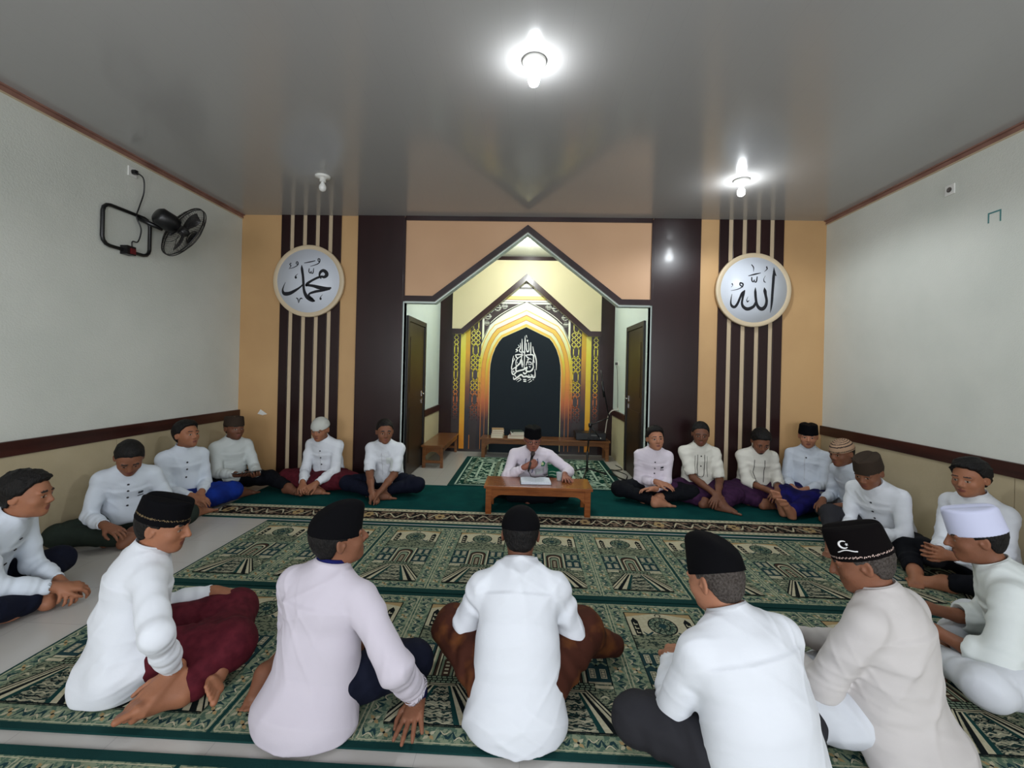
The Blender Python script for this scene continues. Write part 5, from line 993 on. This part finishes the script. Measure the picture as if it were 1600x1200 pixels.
# back wall, right
person('man in a white shirt with a chest badge seated by the right pillar, wristwatch on', (1.50, 5.34), 174, shirt=W6, bottom=('trousers', BK), lean=8, bend=16, head=(6, -4, 4), hair='thick', skin=SK3, buttons=(0.35, 0.6, 0.88), marks=BADGE, wR=(-0.02, 0.26, 0.24), wL=(0.02, 0.33, 0.18), hR=((-0.9, 0.3, -0.15), (0, -0.3, -1), 0.3), hL=((0.9, 0.2, 0.0), (0, 0.3, -1), 0.4), cuff=0.14, scale=0.97, watch='L')
person('man in a white embroidered short-sleeved shirt with two dark lines, purple sarong', (2.05, 5.38), 172, shirt=W5, bottom=('sarong', PU), sleeve='short', lean=5, bend=10, head=(-8, 10, 0), skin=SK4, buttons=(0.5, 0.9), wR=(-0.08, 0.38, 0.17), wL=(-0.13, 0.40, 0.15), scale=1.06, trims=[([(0.035, 0.95), (0.035, 0.5), (0.030, 0.12), (-0.030, 0.10), (-0.035, 0.5), (-0.035, 0.95)], 0.0028, BLKT), ([(0.06, 0.9), (0.062, 0.5), (0.075, 0.05)], 0.0018, BLKT), ([(-0.06, 0.9), (-0.062, 0.5), (-0.075, 0.05)], 0.0018, BLKT)], legL=((-0.36, 0.22, 0.12), (-0.16, 0.46, 0.05), (-0.34, 0.56, 0.035)), legendL=0.75)
person('man with bowed head in front of the right striped panel, patterned cream shirt', (2.72, 5.40), 172, shirt=W5, bottom=('sarong', PU), sleeve='mid', lean=6, bend=18, head=(-2, 34, 0), skin=SK2, hair='thick', beard=1, wR=(-0.04, 0.38, 0.20), wL=(-0.12, 0.38, 0.20), trims=[([(0.05, 0.95), (0.052, 0.5), (0.055, 0.0)], 0.0030, BLKT), ([(-0.05, 0.95), (-0.052, 0.5), (-0.055, 0.0)], 0.0030, BLKT)], scale=1.02)
person('man in a black cap in the right back corner, feet stretched out showing his soles', (3.32, 5.34), 140, shirt=W2, bottom=('sarong', IN), lean=0, bend=8, head=(10, 6, 0), cap=('peci', K_vel, (2, 0), 0.085), skin=SK3, buttons=(0.9,), placket=1, wR=(0.10, 0.34, 0.22), wL=(-0.04, 0.34, 0.22), scale=1.05, legR=((0.16, 0.46, 0.15), (0.10, 0.80, 0.08), (0.16, 0.86, 0.29)), legL=((-0.12, 0.46, 0.13), (0.02, 0.84, 0.07), (0.09, 0.96, 0.25)), upR=(0, -1, 0.3), upL=(0, -1, 0.3), legendL=0.85, legendR=0.85)
person('man in profile wearing a tan knitted cap with dark stripes, by the right wall', (3.46, 4.68), 100, shirt=W2, bottom=('trousers', GY), lean=14, bend=16, head=(6, 12, 0), cap=('striped', K_str, (6, 0), 0.085), skin=SK2, wR=(0.10, 0.36, 0.20), wL=(-0.10, 0.34, 0.20), scale=1.0)
person('man in a dark brown cap bending forward, dark buttons on his white shirt, right wall', (3.16, 3.98), 118, shirt=W1, bottom=('trousers', CH), lean=16, bend=22, head=(0, 24, 0), cap=('peci', K_brn2, (0, 0), 0.085), skin=SK2, buttons=(0.35, 0.6, 0.9), wR=(0.06, 0.44, 0.20), wL=(-0.06, 0.42, 0.20), scale=1.02, fat=1.05, legR=((0.30, 0.28, 0.24), (0.16, 0.52, 0.06), (0.10, 0.74, 0.04)))
person('young man with thick black hair against the right wall, hands pressed together', (3.36, 3.36), 100, shirt=W1, bottom=('trousers', BK), lean=4, bend=12, head=(10, 8, 0), hair='thick', skin=SK1, buttons=(0.85,), wR=(0.02, 0.36, 0.24), wL=(-0.06, 0.36, 0.24), hR=((-0.1, 0.95, 0.2), (-1, -0.1, 0.1), 0.1), hL=((0.1, 0.95, 0.2), (1, -0.1, 0.1), 0.1), scale=1.05, fat=1.05, legL=((-0.34, 0.24, 0.13), (-0.06, 0.42, 0.06), (0.08, 0.56, 0.05)), legR=((0.34, 0.26, 0.13), (0.10, 0.46, 0.06), (-0.02, 0.60, 0.05)), cuff=0.12)
person('man almost out of frame at the right edge, only white sleeve and blue knee showing', (3.38, 2.62), 80, shirt=W1, bottom=('sarong', BL), sleeve='mid', lean=2, bend=8, head=(0, 5, 0), skin=SK1, wR=(0.20, 0.34, 0.22), wL=(-0.12, 0.34, 0.2))
# the reader behind the desk
imam, IM = person('man in a black cap and glasses speaking into a microphone behind the low desk', (0.06, 5.32), 180, shirt=W6, bottom=('trousers', BK), lean=16, bend=20, head=(6, 12, 0), cap=('peci', K_vel, (-2, 0), 0.085), skin=(150, 96, 78), glasses=1, lapel=cloth('navy_piping', (34, 44, 96)), placket=1, marks=[(-0.085, 0.42, 0.090, 0.30, W7)], wR=(0.075, 0.44, 0.41), wL=(-0.36, 0.44, 0.335), poleR=(1, -0.1, -1), poleL=(-0.6, -0.6, -0.35), legend=1.0, drape=[((0.34, 0.26, 0.09), (-0.34, 0.26, 0.09), 0.075, 0.075), ((0.2, 0.36, 0.07), (-0.2, 0.36, 0.07), 0.065, 0.065)], hR=((-0.75, 0.10, 0.35), (0.1, -1, 0.2), 1.25, 0.02, 1.0), hL=((-0.1, 0.98, -0.12), (0, -0.1, -1), 0.10, 0.16), cuff=0.12, scale=1.0, fat=1.06, shw=0.18)
# the front row, backs to the camera
person('man with a gold-banded black cap turned right, maroon sarong, bare foot behind him', (-1.83, 2.00), -40, near=True, hemy=0.28, flare=[((0.12, -0.06, 0.09), (0.15, 0.07, 0.12), 0.085, 0.065)], shirt=W1, bottom=('sarong', MR), lean=-1, bend=16, side=1, head=(-38, 10, 0), cap=('peci', K_vel, (7, 0), 0.080), hoff=(0, 0, -0.022), capband=(K_emb, 0.024, 0.003, 1), skin=SK1, fat=1.03, wR=(0.35, 0.10, 0.155), poleR=(1, -0.25, 0.25), hR=((0.30, -0.85, -0.42), (-0.1, 0.1, -0.9), 0.18, 0.12, 0.2), wL=(-0.10, 0.36, 0.24), legR=((0.30, 0.33, 0.14), (0.39, 0.12, 0.06), (0.42, -0.10, 0.03)), legL=((-0.04, 0.45, 0.14), (0.30, 0.28, 0.07), (0.50, 0.15, 0.05)), upR=(0.4, 0, -1), upL=(-0.5, -0.5, -0.4), legendR=0.78, legendL=0.80, cuff=0.08, skirtback=0.04, scale=1.03)
person('man in a tall black velvet cap and lilac-white tunic, hand flat on the carpet', (-0.88, 1.88), -14, near=True, shirt=W3, bottom=('trousers', NV), lean=-2, bend=12, side=3, head=(-40, -8, 0), cap=('peaked', K_vel, (16, 0), 0.112), hoff=(0, 0, -0.018), skin=SK2, wR=(0.42, 0.12, 0.075), poleR=(0.6, -0.8, 0.1), hR=((0.25, -0.95, -0.22), (0, 0.25, -1), 0.10, 0.2), inner=cloth('navy_undershirt', (22, 26, 84)), wL=(-0.15, 0.36, 0.22), legR=((0.34, 0.22, 0.14), (0.02, 0.34, 0.06), (-0.15, 0.32, 0.04)), legL=((-0.30, 0.40, 0.11), (-0.30, 0.02, 0.07), (-0.28, -0.12, 0.05)), legendL=0.45, skirtback=0.06, slr=1.12, cuff=0.24, cuffr=1.55, scale=1.04, skw=0.215)
person('man in a plain black skullcap seen straight from behind, brown batik sarong', (-0.02, 1.92), 0, near=True, shirt=W1, bottom=('sarong', BR), sleeve='mid', lean=10, bend=22, head=(0, 6, 0), cap=('skull', K_vel, (6, 0), 0.085), capx=1, skin=SK4, wR=(0.20, 0.44, 0.26), wL=(-0.20, 0.44, 0.26), poleR=(0.5, -0.5, -1), poleL=(-0.5, -0.5, -1), legR=((0.32, 0.27, 0.21), (0.06, 0.40, 0.06), (-0.12, 0.34, 0.03)), legL=((-0.32, 0.25, 0.21), (-0.06, 0.32, 0.06), (0.12, 0.32, 0.04)), drape=[((0.32, 0.30, 0.12), (0.45, 0.36, 0.06), 0.08, 0.05)], skirtback=0.06, skw=0.20, scale=1.03, grey=0)
person('stout man in a tilted black velvet cap and tight white shirt, charcoal trousers', (0.86, 1.60), 14, near=True, shirt=W1, bottom=('trousers', CH), lean=2, bend=24, side=-6, head=(18, 14, 0), cap=('peaked', K_vel, (10, 6), 0.122), hoff=(0, 0, -0.020), skin=SK3, fat=1.14, hair='buzz', grey=1, wR=(0.10, 0.40, 0.24), wL=(-0.12, 0.40, 0.24), poleL=(-0.5, -0.5, -0.8), legL=((-0.37, 0.22, 0.15), (-0.05, 0.38, 0.06), (0.12, 0.34, 0.04)), scale=1.04, skirtback=0.05, slr=1.05, fold=0.005)
person('man in a dark cap with a white crescent emblem, warm grey-white tunic, greying hair', (1.50, 1.86), 32, near=True, shirt=W4, bottom=('trousers', WT), lean=-3, bend=14, head=(26, 20, 0), cap=('peci', mat('black_brown_cap', (11, 8, 9), 0.95, 0.1), (2, 0), 0.095), capband=(mat('beaded_band', (196, 170, 160), 0.6), 0.012, 0.003, 1), crescent=-1.15, hoff=(0, 0, -0.020), skin=SK2, grey=1, fat=1.12, wR=(0.10, 0.40, 0.2), wL=(-0.14, 0.38, 0.22), slr=1.15, poleL=(-0.6, -0.4, -0.8), skirtback=0.07, skw=0.20, scale=1.05)
person('man in a tall lilac-white cap seated at the right edge of the front row', (2.47, 2.18), 50, near=True, shirt=W7, bottom=('trousers', WT), sleeve='mid', lean=12, bend=18, head=(10, 12, 0), cap=('peci', K_wcap, (6, 0), 0.095), hair='short', skin=SK2, fat=1.12, wR=(0.12, 0.42, 0.22), wL=(-0.14, 0.40, 0.22), slr=1.2, poleL=(-0.6, -0.4, -0.8), legL=((-0.42, 0.22, 0.15), (-0.05, 0.40, 0.06), (0.12, 0.34, 0.04)), scale=1.03, skirtback=0.05)

# things held, and the reader's badge
EMB = mat('green_emblem', (30, 104, 74), 0.7); EMW = mat('pale_emblem', (190, 200, 150), 0.7)
c_ = IM['hit'](-0.112, 0.78, 0.0); A = 0.034; RI = Matrix.Rotation(0.25, 3, 'X')
b = MB(); b.add([c_ + np.array([A * math.sin(k * 1.2566), 0.003 , A * math.cos(k * 1.2566)]) for k in range(5)], [(0, 1, 2, 3, 4)], EMB); o = b.build('pentagon_emblem', IM['shirt']); o.modifiers.new('solidify', 'SOLIDIFY').thickness = 0.002
b = MB(); b.add([c_ + np.array([A * 0.5 * math.sin(k * 1.2566 + 0.6) * (1 if k % 2 else 0.8), 0.0055, A * 0.5 * math.cos(k * 1.2566 + 0.6)]) for k in range(5)], [(0, 1, 2, 3, 4)], EMW); b.build('emblem_heart', o)
b = MB(); b.tube([tuple(IM['hit'](x, t_, 0.001)) for x, t_ in ((-0.035, 0.98), (-0.028, 0.75), (-0.012, 0.5), (-0.004, 0.35))], 0.0035, cloth('blue_lanyard', (40, 60, 130)), 5); b.build('lanyard', IM['shirt'])
for x in (-0.124, -0.046):
    b = MB(); b.tube([tuple(IM['hit'](x_, t_, 0.0)) for x_, t_ in ((x, 0.58), (x, 0.45), (x, 0.30))], 0.0022, cloth('pocket_seam', (170, 160, 176)), 5); b.build('pocket_seam', IM['shirt'])
b = MB(); b.tube([tuple(IM['hit'](x_, t_, 0.0)) for x_, t_ in ((-0.124, 0.58), (-0.085, 0.585), (-0.046, 0.58))], 0.0022, cloth('pocket_seam', (170, 160, 176)), 5); b.tube([tuple(IM['hit'](x_, t_, 0.001)) for x_, t_ in ((-0.124, 0.45), (-0.085, 0.42), (-0.046, 0.45))], 0.0030, cloth('pocket_seam', (170, 160, 176)), 5); b.build('pocket_flap', IM['shirt'])
bpy.context.view_layer.update()
def world(root, p): return root.matrix_basis @ Vector(p)
E_, W_ = IM['arms']['R']; fist = world(imam, W_ + np.array([-0.055, 0.02, 0.050])); mouth = world(imam, IM['hc'] + IM['RH'] @ V3(0, 0.12, -0.075)); d = (mouth - fist).normalized()
e = empty('microphone', fist, 0, 'black hand-held microphone with a wire head at the seated reader\'s mouth', 'microphone')
b = MB(); b.tube([tuple(d * -0.10), tuple(d * 0.0), tuple(d * 0.075)], [0.010, 0.012, 0.016], M_black, 14); b.build('handle', e)
b = MB(); q = d.to_track_quat('Z', 'Y').to_matrix().to_4x4(); b.lathe([(0.005, 0.075), (0.018, 0.078), (0.025, 0.095), (0.026, 0.108), (0.020, 0.124), (0.008, 0.131)], mat('mic_mesh', (70, 60, 58), 0.4, metal=0.6, bump=0.5, bscale=400), 16, q); b.build('wire_head', e)
b = MB(); f0 = tuple(d * -0.10); b.tube([tuple(v) for v in spline([f0, (0.0, 0.0, -0.13), (0.02, -0.02, -0.15), (0.14, 0.01, -0.150), (0.2, 0.16, -0.155), (0.16, 0.3, -0.20)], 6)], 0.004, M_black, 6); b.build('cord', e)
E_, W_ = TM['arms']['R']; E2, W2_ = TM['arms']['L']; c_ = world(tabman, (W_ + W2_) / 2 + np.array([0.02, 0.085, 0.035]))
e = empty('tablet', c_, math.radians(-128), 'dark tablet in the hands of the capped man in the left back corner', 'tablet'); e.rotation_euler = (0.15, 0, math.radians(-128))
b = MB(); b.box((-0.13, -0.085, 0), (0.13, 0.085, 0.008), M_black); b.build('case', e, bevel=0.003); b = MB(); b.box((-0.12, -0.076, 0.008), (0.12, 0.076, 0.0088), mat('dark_screen', (8, 9, 12), 0.08)); b.build('screen', e)
